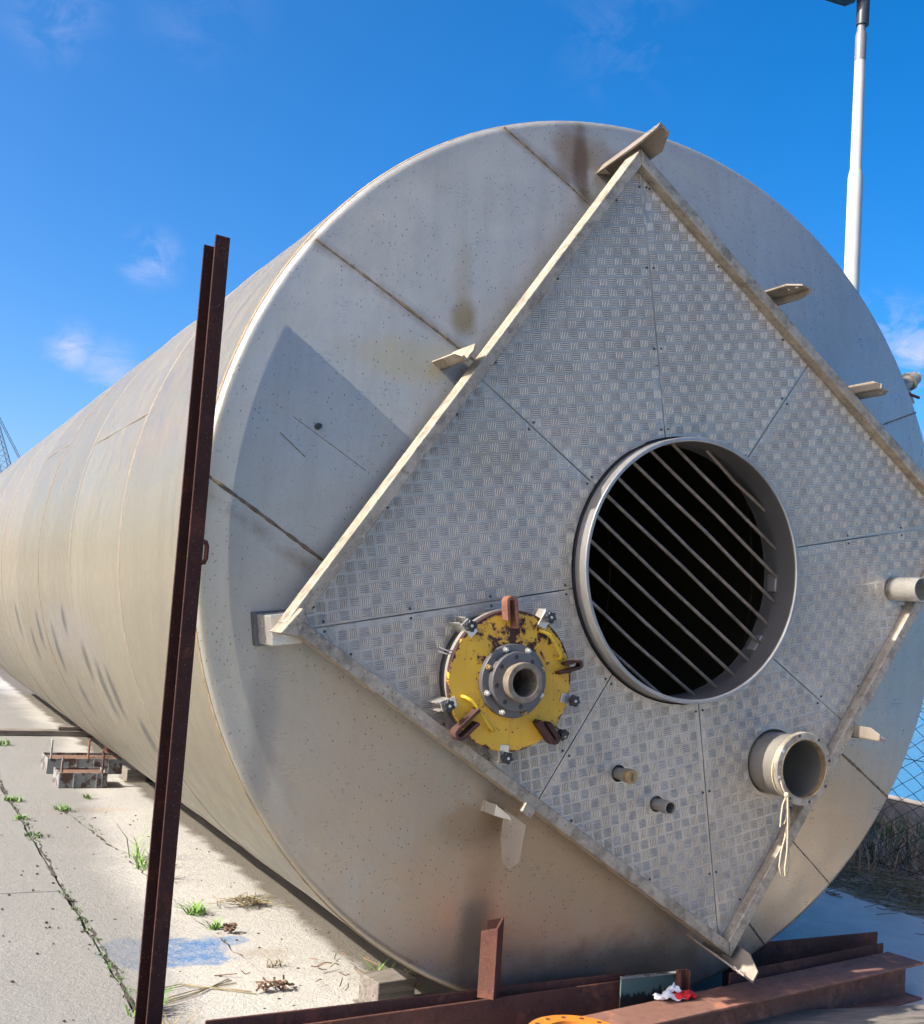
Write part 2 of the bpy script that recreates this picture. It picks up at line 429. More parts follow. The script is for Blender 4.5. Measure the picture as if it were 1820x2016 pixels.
# ================================================================== mesh helpers
class MB:
    def __init__(s):
        s.v = []; s.f = []

    def add(s, vs, fs):
        k = len(s.v); s.v += [tuple(p) for p in vs]; s.f += [tuple(i + k for i in f) for f in fs]
        return s

    def box(s, c, size, R=None):
        c = Vector(c); hx, hy, hz = (x / 2 for x in size)
        vs = []
        for x, y, z in ((-1, -1, -1), (1, -1, -1), (1, 1, -1), (-1, 1, -1), (-1, -1, 1), (1, -1, 1), (1, 1, 1), (-1, 1, 1)):
            p = Vector((x * hx, y * hy, z * hz))
            vs.append(c + (R @ p if R else p))
        return s.add(vs, [(3, 2, 1, 0), (4, 5, 6, 7), (0, 1, 5, 4), (1, 2, 6, 5), (2, 3, 7, 6), (3, 0, 4, 7)])

    def prism(s, poly, off):
        """closed solid from a planar loop of points pushed along off"""
        n = len(poly); off = Vector(off); p = [Vector(q) for q in poly]
        vs = p + [q + off for q in p]
        fs = [tuple(range(n))[::-1], tuple(range(n, 2 * n))] + [(i, (i + 1) % n, n + (i + 1) % n, n + i) for i in range(n)]
        return s.add(vs, fs)

    def tube(s, pts, r, seg=8, cap=True):
        pts = [Vector(p) for p in pts]; n = len(pts)
        rs = r if isinstance(r, (list, tuple)) else [r] * n
        vs = []; prev = None
        for i, p in enumerate(pts):
            d = (pts[min(i + 1, n - 1)] - pts[max(i - 1, 0)]).normalized()
            if prev is None:
                a = Vector((0, 0, 1)) if abs(d.z) < .9 else Vector((1, 0, 0))
                x = d.cross(a).normalized()
            else:
                x = (prev - d * prev.dot(d)).normalized()
            prev = x; y = d.cross(x)
            for k in range(seg):
                t = 2 * pi * k / seg
                vs.append(p + (x * cos(t) + y * sin(t)) * rs[i])
        fs = []
        for i in range(n - 1):
            for k in range(seg):
                fs.append((i * seg + k, i * seg + (k + 1) % seg, (i + 1) * seg + (k + 1) % seg, (i + 1) * seg + k))
        if cap:
            fs.append(tuple(range(seg))[::-1]); fs.append(tuple((n - 1) * seg + k for k in range(seg)))
        return s.add(vs, fs)

    def lathe(s, prof, o, axis, x, seg=48, closed=False):
        """prof: (radius, along axis); revolve round axis through o"""
        o = Vector(o); axis = Vector(axis).normalized(); x = Vector(x).normalized(); y = axis.cross(x)
        m = len(prof); vs = []
        for k in range(seg):
            t = 2 * pi * k / seg
            d = x * cos(t) + y * sin(t)
            for r, a in prof: vs.append(o + d * r + axis * a)
        fs = []
        rng = range(m) if closed else range(m - 1)
        for k in range(seg):
            k2 = (k + 1) % seg
            for i in rng:
                j = (i + 1) % m
                fs.append((k * m + i, k2 * m + i, k2 * m + j, k * m + j))
        return s.add(vs, fs)

    def build(s, name, mat, parent=None, smooth=None, bevel=0, seg=2):
        me = bpy.data.meshes.new(name)
        me.from_pydata(s.v, [], s.f)
        b = bmesh.new(); b.from_mesh(me)
        bmesh.ops.recalc_face_normals(b, faces=b.faces)
        b.to_mesh(me); b.free()
        for mm in (mat if isinstance(mat, (list, tuple)) else [mat]):
            me.materials.append(M[mm])
        if smooth is not None:
            me.shade_smooth(); me.set_sharp_from_angle(angle=radians(smooth))
        o = bpy.data.objects.new(name, me); COL.objects.link(o)
        if parent is not None: o.parent = parent
        if bevel:
            md = o.modifiers.new('edge', 'BEVEL'); md.width = bevel; md.segments = seg; md.limit_method = 'ANGLE'; md.angle_limit = radians(40)
            md.harden_normals = False
        return o


def tag(o, label=None, cat=None, group=None, kind=None):
    if label: o['label'] = label
    if cat: o['category'] = cat
    if group: o['group'] = group
    if kind: o['kind'] = kind
    return o


BASE = Vector((.680, 4.629, 0))            # ground under the middle of the tank's end
ROT = Matrix.Rotation(YAW, 3, 'Z')         # tank space: x across to the right, y away along the axis, z up


def W(u, n, z):                            # tank space -> world
    return BASE + UU * u - AX * n + Vector((0, 0, z))


def empty(name, loc, rz=0.0):
    e = bpy.data.objects.new(name, None); COL.objects.link(e)
    e.location = loc; e.rotation_euler = (0, 0, rz); e.empty_display_size = .2
    return e


def T(u, v, n):                            # on the tank's end: across, up from the axis, out of the end
    return Vector((u, -n, v + CZ))


OUT = Vector((0, -1, 0))                   # out of the end, tank space
RT, UPV = Vector((1, 0, 0)), Vector((0, 0, 1))

# ================================================================== the setting
def place(o):
    o.location = BASE; o.rotation_euler = (0, 0, YAW)
    return o


mb = MB()
mb.add([(-2500, -2500, -.05), (4.9, -2500, -.05), (4.9, 2500, -.05), (-2500, 2500, -.05)], [(0, 1, 2, 3)])
ground = place(mb.build('ground', 'ground_earth'))
tag(ground, kind='structure')

sea = place(MB().add([(-6000, -6000, -1.5), (6000, -6000, -1.5), (6000, 6000, -1.5), (-6000, 6000, -1.5)], [(0, 1, 2, 3)]).build('sea', 'sea_water'))
tag(sea, kind='structure')


def slab(x0, x1, y0, y1, dz, jag_left=0, jag_right=0):
    """one poured slab with slightly ragged long edges"""
    rr = random.Random(int(x0 * 31 + y0 * 77))
    pts = []
    n = max(2, int((y1 - y0) / .12))
    for i in range(n + 1):
        y = y0 + (y1 - y0) * i / n
        pts.append((x1 + (rr.uniform(-jag_right, jag_right * .25) if 0 < i < n else 0), y))
    for i in range(n, -1, -1):
        y = y0 + (y1 - y0) * i / n
        pts.append((x0 + (rr.uniform(-jag_left * .25, jag_left) if 0 < i < n else 0), y))
    m = MB().prism([(x, y, -.045) for x, y in pts], (0, 0, .045 + dz))
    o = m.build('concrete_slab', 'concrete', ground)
    return o


LROWS = [(-9, -3.2), (-3.19, 2.40), (2.41, 7.2), (7.21, 11.915), (11.93, 17.5), (17.52, 24), (24.02, 31)]
RROWS = [(-9, -2.1), (-2.09, 3.775), (3.782, 11.915), (11.93, 17.5), (17.52, 24), (24.02, 31)]
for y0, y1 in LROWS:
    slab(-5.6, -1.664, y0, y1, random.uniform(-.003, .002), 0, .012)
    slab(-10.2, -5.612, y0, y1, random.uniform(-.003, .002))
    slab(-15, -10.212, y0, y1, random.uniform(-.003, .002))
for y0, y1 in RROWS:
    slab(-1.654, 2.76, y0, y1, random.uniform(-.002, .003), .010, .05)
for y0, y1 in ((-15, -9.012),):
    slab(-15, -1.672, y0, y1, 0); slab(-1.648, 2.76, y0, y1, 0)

# soil showing in the long joint and in two cracks
def ribbon(name, pts, w, mat, z=.004, seed=1, parent=None):
    rr = random.Random(seed)
    dense = []
    for (a, b) in zip(pts[:-1], pts[1:]):
        k = max(1, int(hypot(b[0] - a[0], b[1] - a[1]) / .05))
        for i in range(k):
            t = i / k
            dense.append((a[0] + (b[0] - a[0]) * t + rr.uniform(-.012, .012), a[1] + (b[1] - a[1]) * t))
    dense.append(pts[-1])
    vs = []; fs = []
    for i, (x, y) in enumerate(dense):
        ww = w * max(.05, rr.uniform(-.3, 1.0)) * (.4 + .6 * abs(sin(y * 2.3 + seed)))
        vs += [(x - ww, y, z), (x + ww * .3, y, z + .0006), (x + ww * rr.uniform(.5, 1.2), y, z)]
        if i:
            k = 3 * i
            fs += [(k - 3, k - 2, k + 1, k), (k - 2, k - 1, k + 2, k + 1)]
    return MB().add(vs, fs).build(name, mat, parent)


ribbon('crack', [(-1.66, -1.5), (-1.665, 0.5), (-1.65, 1.6), (-1.665, 2.6)], .015, 'soil', seed=3, parent=ground)
ribbon('crack', [(-1.66, 2.7), (-1.645, 3.6), (-1.665, 5.0), (-1.64, 6.2), (-1.66, 9), (-1.65, 11.8)], .016, 'soil', seed=4, parent=ground)
ribbon('crack', [(-1.10, .9), (-1.14, 1.5), (-1.19, 2.4), (-1.22, 3.0)], .006, 'soil', seed=5, parent=ground)
ribbon('crack', [(-1.24, 3.3), (-1.30, 4.0), (-1.36, 4.6)], .014, 'soil', seed=6, parent=ground)
ribbon('crack', [(-1.62, 7.4), (-1.45, 8.3), (-1.40, 10.2)], .012, 'soil', seed=8, parent=ground)
ribbon('crack', [(-3.3, .95), (-2.6, 1.02), (-1.9, .97)], .006, 'soil', seed=9, parent=ground)

# bare earth strip beyond the slabs and the bank to the sea wall
mb = MB()
rr = random.Random(2)
ys = [-9 + i * .5 for i in range(80)]
us = [2.68, 3.0, 3.5, 4.1, 4.70]
zs = [-.03, -.012, .01, .03, .05]
for y in ys:
    for u_, z_ in zip(us, zs): mb.v.append((u_, y, z_ + (rr.uniform(-.012, .012) if 2.7 < u_ < 4.7 else 0)))
for i in range(len(ys) - 1):
    for j in range(4): mb.f.append((i * 5 + j, i * 5 + j + 1, i * 5 + 5 + j + 1, i * 5 + 5 + j))
bank = place(mb.build('earth_verge', 'bare_earth', smooth=60))
tag(bank, kind='structure')

wall = empty('sea_wall', W(4.74, 2, 0), YAW)
tag(wall, 'low dark concrete sea wall along the water behind the wire fence', 'wall')
MB().box((0, 8, -.63), (.12, 44, 1.84)).build('wall_body', 'kerb_concrete', wall, bevel=.01)
MB().box((-.005, 8, .302), (.13, 44, .018)).build('coping', 'kerb_top', wall, bevel=.008)


# ------------------------------------------------------------------ blades and leaves
def blades(name, spots, mat, parent=None, seed=1):
    """spots: (x, y, z, height, lean, width, count, spread)"""
    rr = random.Random(seed); m = MB()
    for x, y, z, h, lean, w, cnt, sp in spots:
        for _ in range(cnt):
            a = rr.uniform(0, 2 * pi); r = sp * sqrt(rr.random())
            bx, by = x + r * cos(a), y + r * sin(a)
            a2 = rr.uniform(0, 2 * pi); hh = h * rr.uniform(.45, 1.1); L = lean * hh * rr.uniform(.3, 1.2)
            dx, dy = cos(a2), sin(a2); px, py = -dy * w * .5, dx * w * .5
            k = len(m.v)
            for t_, ww in ((0, 1), (.5, .85), (1, 0.08)):
                q = L * t_ * t_
                zz_ = z + hh * (t_ - .35 * min(1.5, lean) * t_ * t_ * .6)
                m.v.append((bx + dx * q - px * ww, by + dy * q - py * ww, zz_))
                m.v.append((bx + dx * q + px * ww, by + dy * q + py * ww, zz_))
            m.f += [(k, k + 1, k + 3, k + 2), (k + 2, k + 3, k + 5, k + 4)]
    return m.build(name, mat, parent)


def strewn(name, spots, mat, seed=1):
    """stalks lying on the ground: (x, y, z, length, width, count, sx, sy)"""
    rr = random.Random(seed); m = MB()
    for x, y, z, L, w, cnt, sx_, sy_ in spots:
        for _ in range(cnt):
            cx, cy = x + rr.gauss(0, sx_), y + rr.gauss(0, sy_)
            a = rr.uniform(0, pi); l = L * rr.uniform(.4, 1.3); b = rr.uniform(-.35, .35)
            cz = z + rr.uniform(0.0, .03)
            pts = []
            for t_ in (-.5, 0, .5):
                pts.append(Vector((cx + cos(a + b * t_) * l * t_, cy + sin(a + b * t_) * l * t_, cz + rr.uniform(0, .018))))
            m.tube(pts, w * .5, 3, False)
    return m.build(name, mat)


litter = place(strewn('dry_grass_litter', [(3.05, 3.0, -.01, .16, .006, 2600, .22, 3.2), (3.3, 1.0, 0, .14, .006, 900, .22, 1.2)], 'straw', 3))
tag(litter, 'matted straw coloured dry grass lying along the foot of the fence', 'dry grass', kind='stuff')
rr = random.Random(11)
sp = [(rr.uniform(3.35, 4.58), rr.uniform(-3, 13), .02, rr.uniform(.14, .40), 1.1, .008, 30, .16) for _ in range(560)]
dg = place(blades('dry_grass', sp, 'straw_dark', seed=5))
tag(dg, 'tall brown dead grass standing behind the wire fence', 'dry grass', kind='stuff')
sp = [(rr.uniform(3.5, 4.58), rr.uniform(-3, 13), .02, rr.uniform(.15, .45), 1.1, .008, 20, .16) for _ in range(230)]
dg2 = place(blades('weeds', sp, 'leaf_dark', seed=6))
tag(dg2, 'mixed green weeds growing among the dead grass behind the fence', 'weeds', kind='stuff')


def shrub(u_, y_, h, r, label, seed):
    e = empty('shrub', W(u_, -y_, 0), YAW)
    tag(e, label, 'shrub', 'low green shrubs behind the fence')
    rr = random.Random(seed); st = MB(); lf = MB()
    for _ in range(9):
        a = rr.uniform(0, 2 * pi); tip = Vector((cos(a) * r * rr.uniform(.3, 1), sin(a) * r * rr.uniform(.3, 1), h * rr.uniform(.5, 1)))
        st.tube([(0, 0, 0), tip * .5 + Vector((0, 0, .05)), tip], [.006, .004, .002], 5)
        for _ in range(46):
            t_ = rr.uniform(.25, 1.05)
            p = tip * t_ + Vector((rr.gauss(0, .05), rr.gauss(0, .05), rr.gauss(0, .05)))
            d = Vector((rr.gauss(0, 1), rr.gauss(0, 1), rr.gauss(.4, .7))).normalized(); s_ = d.cross(Vector((0, 0, 1)) + Vector((.1, .2, 0))).normalized()
            l = rr.uniform(.03, .07); w = l * .28
            lf.add([p, p + d * l * .5 + s_ * w, p + d * l, p + d * l * .5 - s_ * w], [(0, 1, 2, 3)])
    st.build('stem', 'wood', e); lf.build('foliage', 'leaf', e)


shrub(4.25, 4.3, .48, .30, 'low bright green leafy shrub behind the fence, beside the tank edge', 1)
shrub(4.35, 3.1, .34, .30, 'small green shrub behind the fence at the right picture edge', 2)

# ------------------------------------------------------------------ chain link fence
fence = empty('chain_link_fence', W(3.53, 0, 0), YAW)
tag(fence, 'dark chain link wire fence between the tank and the blue sea', 'fence')
m = MB(); cw = .088; ch = .105; FH = 1.75
nw = int(13 / cw)
for i in range(nw):
    y0 = -2.0 + i * cw
    pts = []
    nseg = int(FH / ch * 2)
    for k in range(nseg + 1):
        side = (k % 2 == 0)
        y = y0 + (0 if side else cw)
        if i % 2: y = y0 + (cw if side else 0)
        pts.append(Vector((.004 if side else -.004, y, .03 + k * ch / 2)))
    m.tube(pts, .0040, 4, False)
m.build('wire_mesh', 'wire', fence)
for z in (.06, .78, 1.10, 1.74):
    MB().tube([(0, -2, z), (0, 4.5, z - .012), (0, 11, z)], .0028, 5).build('line_wire', 'wire', fence)
for y in (-2, 1.0, 4.55, 8.0, 11.0):
    MB().tube([(.03, y, -.1), (.03, y, 1.86)], .024, 10).build('fence_post', 'pole_grey', fence, smooth=40)

# ------------------------------------------------------------------ lamp post
lp = empty('lamp_post', (4.16, 12.65, -.03))
tag(lp, 'tall white steel lamp post with black fitting rising behind the tank', 'lamp post')
MB().lathe([(.0, 0), (.15, 0), (.15, .02), (.088, .03), (.084, 6.72), (.072, 6.80), (.064, 6.82), (.060, 8.10), (0, 8.10)], (0, 0, 0), (0, 0, 1), (1, 0, 0), 24).build('pole', 'pole_paint', lp, smooth=40)
MB().lathe([(.0, 8.10), (.063, 8.10), (.063, 8.40), (.046, 8.46), (.046, 8.62), (0, 8.62)], (0, 0, 0), (0, 0, 1), (1, 0, 0), 24).build('sleeve', 'pole_grey', lp, smooth=40)
MB().lathe([(.0, 8.52), (.070, 8.52), (.074, 8.90), (.055, 9.0), (0, 9.0)], (0.01, 0, 0), (0, 0, 1), (1, 0, 0), 20).build('collar', 'lamp_black', lp, smooth=40)
hd = MB()
hd.prism([(-.05, -.11, 8.84), (-.16, -.13, 8.79), (-.40, -.14, 8.86), (-.45, -.05, 8.88), (-.45, .05, 8.88), (-.40, .14, 8.86), (-.16, .13, 8.79), (-.05, .11, 8.84)], (0, 0, .09))
hd.build('lamp_head', 'lamp_black', lp, bevel=.02)

# ------------------------------------------------------------------ far harbour crane
crn = empty('harbour_crane', (-76.9, 198, -1))
tag(crn, 'far blue grey lattice crane boom peeping over the tank at left', 'crane')
top = Vector((-5.2, 0, 31.5)); foot = Vector((3.6, 0, 6.0))
dirv = (top - foot).normalized(); sx_ = Vector((0, 1, 0)); sy_ = dirv.cross(sx_).normalized()
def hw(t_): return .45 + .75 * (1 - abs(t_ - .35) * 1.2)
bm_ = MB()
N = 26
ring = []
for i in range(N + 1):
    t_ = i / N; c_ = foot + (top - foot) * t_; w_ = max(.35, hw(t_))
    ring.append([c_ + sx_ * a * w_ + sy_ * b * w_ for a, b in ((1, 1), (1, -1), (-1, -1), (-1, 1))])
for k in range(4):
    ch_ = MB(); ch_.tube([r_[k] for r_ in ring], .10, 5); ch_.build('chord', 'crane_paint', crn)
for i in range(N):
    for k in range(4):
        bm_.tube([ring[i][k], ring[i + 1][(k + 1) % 4]], .045, 4, False)
bm_.build('lattice', 'crane_paint', crn)
MB().box(top + Vector((.3, 0, .4)), (1.5, 1.1, 1.5), Matrix.Rotation(.3, 3, 'Y')).build('boom_head', 'crane_paint', crn)
MB().box((4.6, 0, 4.5), (6, 4, 5)).box((4.6, 0, 1), (2.6, 2.6, 4)).build('cab', 'crane_paint', crn)
for dy in (-.5, .5):
    MB().tube([top + Vector((.9, dy, .1)), Vector((9.0, dy, 10.5))], .05, 4).build('stay_cable', 'wire', crn)

# ================================================================== the tank
tank = empty('steel_tank', BASE, YAW)
tag(tank, 'huge weathered stainless steel tank lying on its side on the concrete', 'tank')
TR, TLEN = 1.75, 13.5
KN, FLAT = .032, 1.718


def ncap(r):                               # the end is slightly dished
    return .02 + .185 * (1 - (r / FLAT) ** 2)


AXIS_O = (0, 0, CZ)
prof = [(TR, -.05)]
for k in range(61): prof.append((TR + .0016 * sin(k * 1.7) * (1 if 0 < k < 60 else 0), -.05 - (TLEN - .05) * k / 60))
shell = MB().lathe([(TR, -.0121)] + [(r, a) for r, a in prof[1:]] + [(1.2, -TLEN - .12), (0.02, -TLEN - .16)], AXIS_O, OUT, RT, 180)
shell.build('shell', 'shell_steel', tank, smooth=35)
prof = [(TR, -.012)]
for k in range(1, 9):
    a = pi / 2 * k / 8
    prof.append((TR - KN + KN * cos(a), -.012 + KN * sin(a)))
for k in range(1, 15):
    r = FLAT + (.62 - FLAT) * k / 14
    prof.append((r, ncap(r)))
MB().lathe(prof, AXIS_O, OUT, RT, 180).build('end_cap', 'cap_steel', tank, smooth=35)


def bead_ring(n, r, br, mat, name='weld_seam'):
    pr = [(r + br * cos(t), n + br * 1.3 * sin(t)) for t in [2 * pi * k / 6 for k in range(6)]]
    MB().lathe(pr, AXIS_O, OUT, RT, 180, True).build(name, mat, tank, smooth=60)


bead_ring(-.018, TR - .002, .007, 'weld_bead')
for nn in (-1.30, -2.72, -4.05, -5.25, -6.45, -7.8, -9.2, -10.6, -12.0):
    bead_ring(nn, TR - .0025, .006, 'pale_bead')
for ang in (163, 158):                      # two long plate seams on the shell
    a = radians(ang)
    y0, y1 = (1.31, 2.71) if ang == 163 else (4.06, 5.24)
    MB().tube([(cos(a) * TR, y0, CZ + sin(a) * TR), (cos(a) * TR, y1, CZ + sin(a) * TR)], .004, 6).build('weld_seam', 'pale_bead', tank)


def cap_seam(p, q, br=.006):
    pts = []
    for i in range(41):
        t_ = i / 40; uu, vv = p[0] + (q[0] - p[0]) * t_, p[1] + (q[1] - p[1]) * t_
        r = hypot(uu, vv)
        if r > TR - .002: continue
        n = ncap(r) if r < FLAT else -.012 + sqrt(max(0, KN ** 2 - (r - FLAT) ** 2))
        pts.append(T(uu, vv, n + .001 + random.uniform(-.001, .0005)))
    MB().tube(pts, [br * random.uniform(.55, 1.1) for _ in pts], 6).build('weld_seam', 'seam_bead', tank)


cap_seam((-.80, 1.66), (-.30, 1.325), .005)
cap_seam((-1.56, 1.09), (-.72, .585))
cap_seam((-1.80, .18), (-1.20, -.20), .007)
cap_seam((1.00, -.71), (1.50, -.985))
cap_seam((.84, -1.12), (1.15, -1.34), .003)
cap_seam((.62, -1.42), (.78, -1.56), .005)
cap_seam((1.28, .70), (1.60, .82), .004)
# short scratches and a plug on the left of the end
cap_seam((-1.50, .30), (-1.41, .225), .0022)
cap_seam((-1.46, .36), (-1.20, .20), .0012)
MB().lathe([(0, .018), (.010, .018), (.012, .0)], T(-1.375, .335, ncap(1.41)), OUT, RT, 12).build('plug', 'black_plastic', tank)
MB().lathe([(0, .012), (.007, .012), (.008, .0)], T(-1.27, -.06, ncap(1.27)), OUT, RT, 12).build('plug', 'black_plastic', tank)

# ------------------------------------------------------------------ square frame
FN, PN, FB = .297, .252, .215              # frame front, tread plates, frame back
Q = [Vector(p) for p in ((-.260, 1.523), (-1.509, -.339), (.357, -1.495), (1.575, .275))]   # top, left, bottom, right


def inset(poly, d):
    out = []
    n = len(poly)
    for i in range(n):
        a, b, c_ = poly[i - 1], poly[i], poly[(i + 1) % n]
        e1 = (b - a).normalized(); e2 = (c_ - b).normalized()
        n1 = Vector((-e1.y, e1.x)); n2 = Vector((-e2.y, e2.x))      # left of travel = inside for CCW
        bis = (n1 + n2); k = d / (1 + n1.dot(n2))
        out.append(b + bis * k)
    return out


QI = inset(Q, .043)
for i in range(4):
    a, b = Q[i], Q[(i + 1) % 4]; ai, bi = QI[i], QI[(i + 1) % 4]
    sh = (b - a).normalized() * .0012
    MB().prism([T(*(a + sh), FB), T(*(b - sh), FB), T(*(bi - sh), FB), T(*(ai + sh), FB)], OUT * (FN - FB)).build('frame_bar', 'frame_steel', tank, bevel=.004)


# angle cleats that tie the frame to the end and stick out in front of it
def cleat(u_, v_, da, db, la, lb, n0, n1, tip=.05, th=.008, shift=(0, 0), holes=(), mat='cleat_steel'):
    da, db = Vector(da).normalized(), Vector(db).normalized(); sh = Vector(shift)
    def pt(c2, n): return T(c2.x + sh.x * (n - n0), c2.y + sh.y * (n - n0), n)
    o2 = Vector((u_, v_)); m_ = MB()
    for d_, l_, other in ((da, la, db), (db, lb, da)):
        poly = [(0, n0), (l_, n0), (l_, n1 - tip), (l_ * .55, n1), (0, n1)]
        front = [pt(o2 + d_ * s_, n) for s_, n in poly]; back = [pt(o2 + d_ * s_ + other * th, n) for s_, n in poly]
        k = len(front)
        m_.add(front + back, [tuple(range(k)), tuple(range(k, 2 * k))[::-1]] + [(i, (i + 1) % k, k + (i + 1) % k, k + i) for i in range(k)])
    o = m_.build('cleat', mat, tank, bevel=.0015)
    for n_, along in holes:
        p = pt(o2 + da * (la * along), n_)
        nrm = (T(*db, 0) - T(0, 0, 0)).normalized()
        MB().lathe([(0, 0), (.008, 0), (.008, .0125), (0, .0125)], p - nrm * .002, nrm, OUT, 10).build('bolt_hole', 'bright_steel', o)
    return o


eTL = (Q[1] - Q[0]).normalized(); eLB = (Q[2] - Q[1]).normalized(); eBR = (Q[3] - Q[2]).normalized(); eRT = (Q[0] - Q[3]).normalized()
# top corner
cleat(Q[0].x - .012, Q[0].y + .014, eTL, -eRT, .055, .095, .06, .41, .08, shift=(.05, .15), holes=((.35, .3), (.385, .3)))
# along the upper right bar
cleat(.505, 1.105, (-1, .12), (.05, -1), .085, .036, .17, .415, .05, holes=((.34, .55), (.385, .55)))
cleat(.90, .755, (1, -.1), (.05, 1), .075, .042, .17, .415, .05, holes=((.38, .5),))
# upper left bar
cleat(-.945, .590, -eTL, (eTL.y, -eTL.x), .085, .045, .12, .33, .03, mat='frame_steel')
# left corner: a box between the end and the frame
MB().prism([T(-1.535, -.318, .05), T(-1.425, -.30, .05), T(-1.415, -.400, .05), T(-1.518, -.415, .05)], OUT * .17).build('standoff_block', 'bright_steel', tank, bevel=.004)
MB().prism([T(-1.548, -.312, .045), T(-1.415, -.292, .045), T(-1.405, -.408, .045), T(-1.530, -.424, .045)], OUT * .035).build('pad', 'flange_steel', tank, bevel=.004)
MB().prism([T(-1.530, -.368, .20), T(-1.462, -.285, .20), T(-1.445, -.305, .20), T(-1.468, -.378, .20)], OUT * .125).build('corner_cap', 'frame_steel', tank, bevel=.004)
# lower left bar
MB().prism([T(-.615, -.945, .20), T(-.525, -1.00, .20), T(-.545, -1.135, .20), T(-.585, -1.155, .20), T(-.61, -1.125, .20), T(-.625, -1.04, .20)], OUT * .008).build('gusset', 'cap_steel', tank, bevel=.0015)
MB().prism([T(-.66, -.925, .085), T(-.60, -.965, .085), T(-.595, -.985, .085), T(-.665, -.965, .085)], OUT * .14).build('cleat', 'bright_steel', tank, bevel=.003)
MB().prism([T(-.605, -.935, FN - .01), T(-.565, -.962, FN - .01), T(-.548, -.932, FN - .01), T(-.588, -.905, FN - .01)], OUT * .02).build('cleat', 'frame_steel', tank, bevel=.003)
# lower right bar
cleat(.945, -.665, (1, .1), (0, 1), .07, .05, .16, .43, .05, holes=((.39, .5),))
# bottom corner
cleat(Q[2].x + .005, Q[2].y - .012, -eLB, eBR, .10, .085, .12, .40, .07, shift=(.06, -.20), holes=((.36, .4), (.33, .35)))

# ------------------------------------------------------------------ eight tread plates round the opening
RC = Vector((.083, -.045)); RR_ = .5125
HOLES = [(Vector((-.70, -.478)), .232), (Vector((.565, -.772)), .131), (Vector((-.172, -.814)), .031), (Vector((.007, -.927)), .030), (Vector((1.19, -.042)), .058)]
seams = [((-.031, .457), (-.212, 1.479)), ((-.353, .244), (-.844, .56)), ((-.413, -.154), (-1.452, -.363)), ((-.215, -.459), (-.527, -.953)),
         ((.191, -.551), (.326, -1.35)), ((.547, -.361), (.957, -.615)), ((.655, .09), (1.374, .236)), ((.395, .451), (.694, .881))]
seams = [(Vector((a[0] - .012, a[1])), Vector((b[0] - .012, b[1]))) for a, b in seams]
QP = inset(Q, .0455)


def hit_quad(p, d):
    best = None
    for i in range(4):
        a, b = QP[i], QP[(i + 1) % 4]; e = b - a
        den = d.x * e.y - d.y * e.x
        if abs(den) < 1e-9: continue
        w_ = a - p
        t_ = (w_.x * e.y - w_.y * e.x) / den; s_ = (w_.x * d.y - w_.y * d.x) / den
        if t_ > 0 and -1e-6 <= s_ <= 1 + 1e-6 and (best is None or t_ < best[0]): best = (t_, i, s_)
    return p + d * best[0], best[1], best[2]


def hit_ring(p, d):
    w_ = p - RC; b = w_.dot(d); c_ = w_.dot(w_) - RR_ ** 2
    return p + d * (-b + sqrt(b * b - c_))


def inside(poly, x, y):
    r = False; n = len(poly); j = n - 1
    for i in range(n):
        xi, yi = poly[i]; xj, yj = poly[j]
        if (yi > y) != (yj > y) and x < (xj - xi) * (y - yi) / (yj - yi) + xi: r = not r
        j = i
    return r


PITCHC = .0392


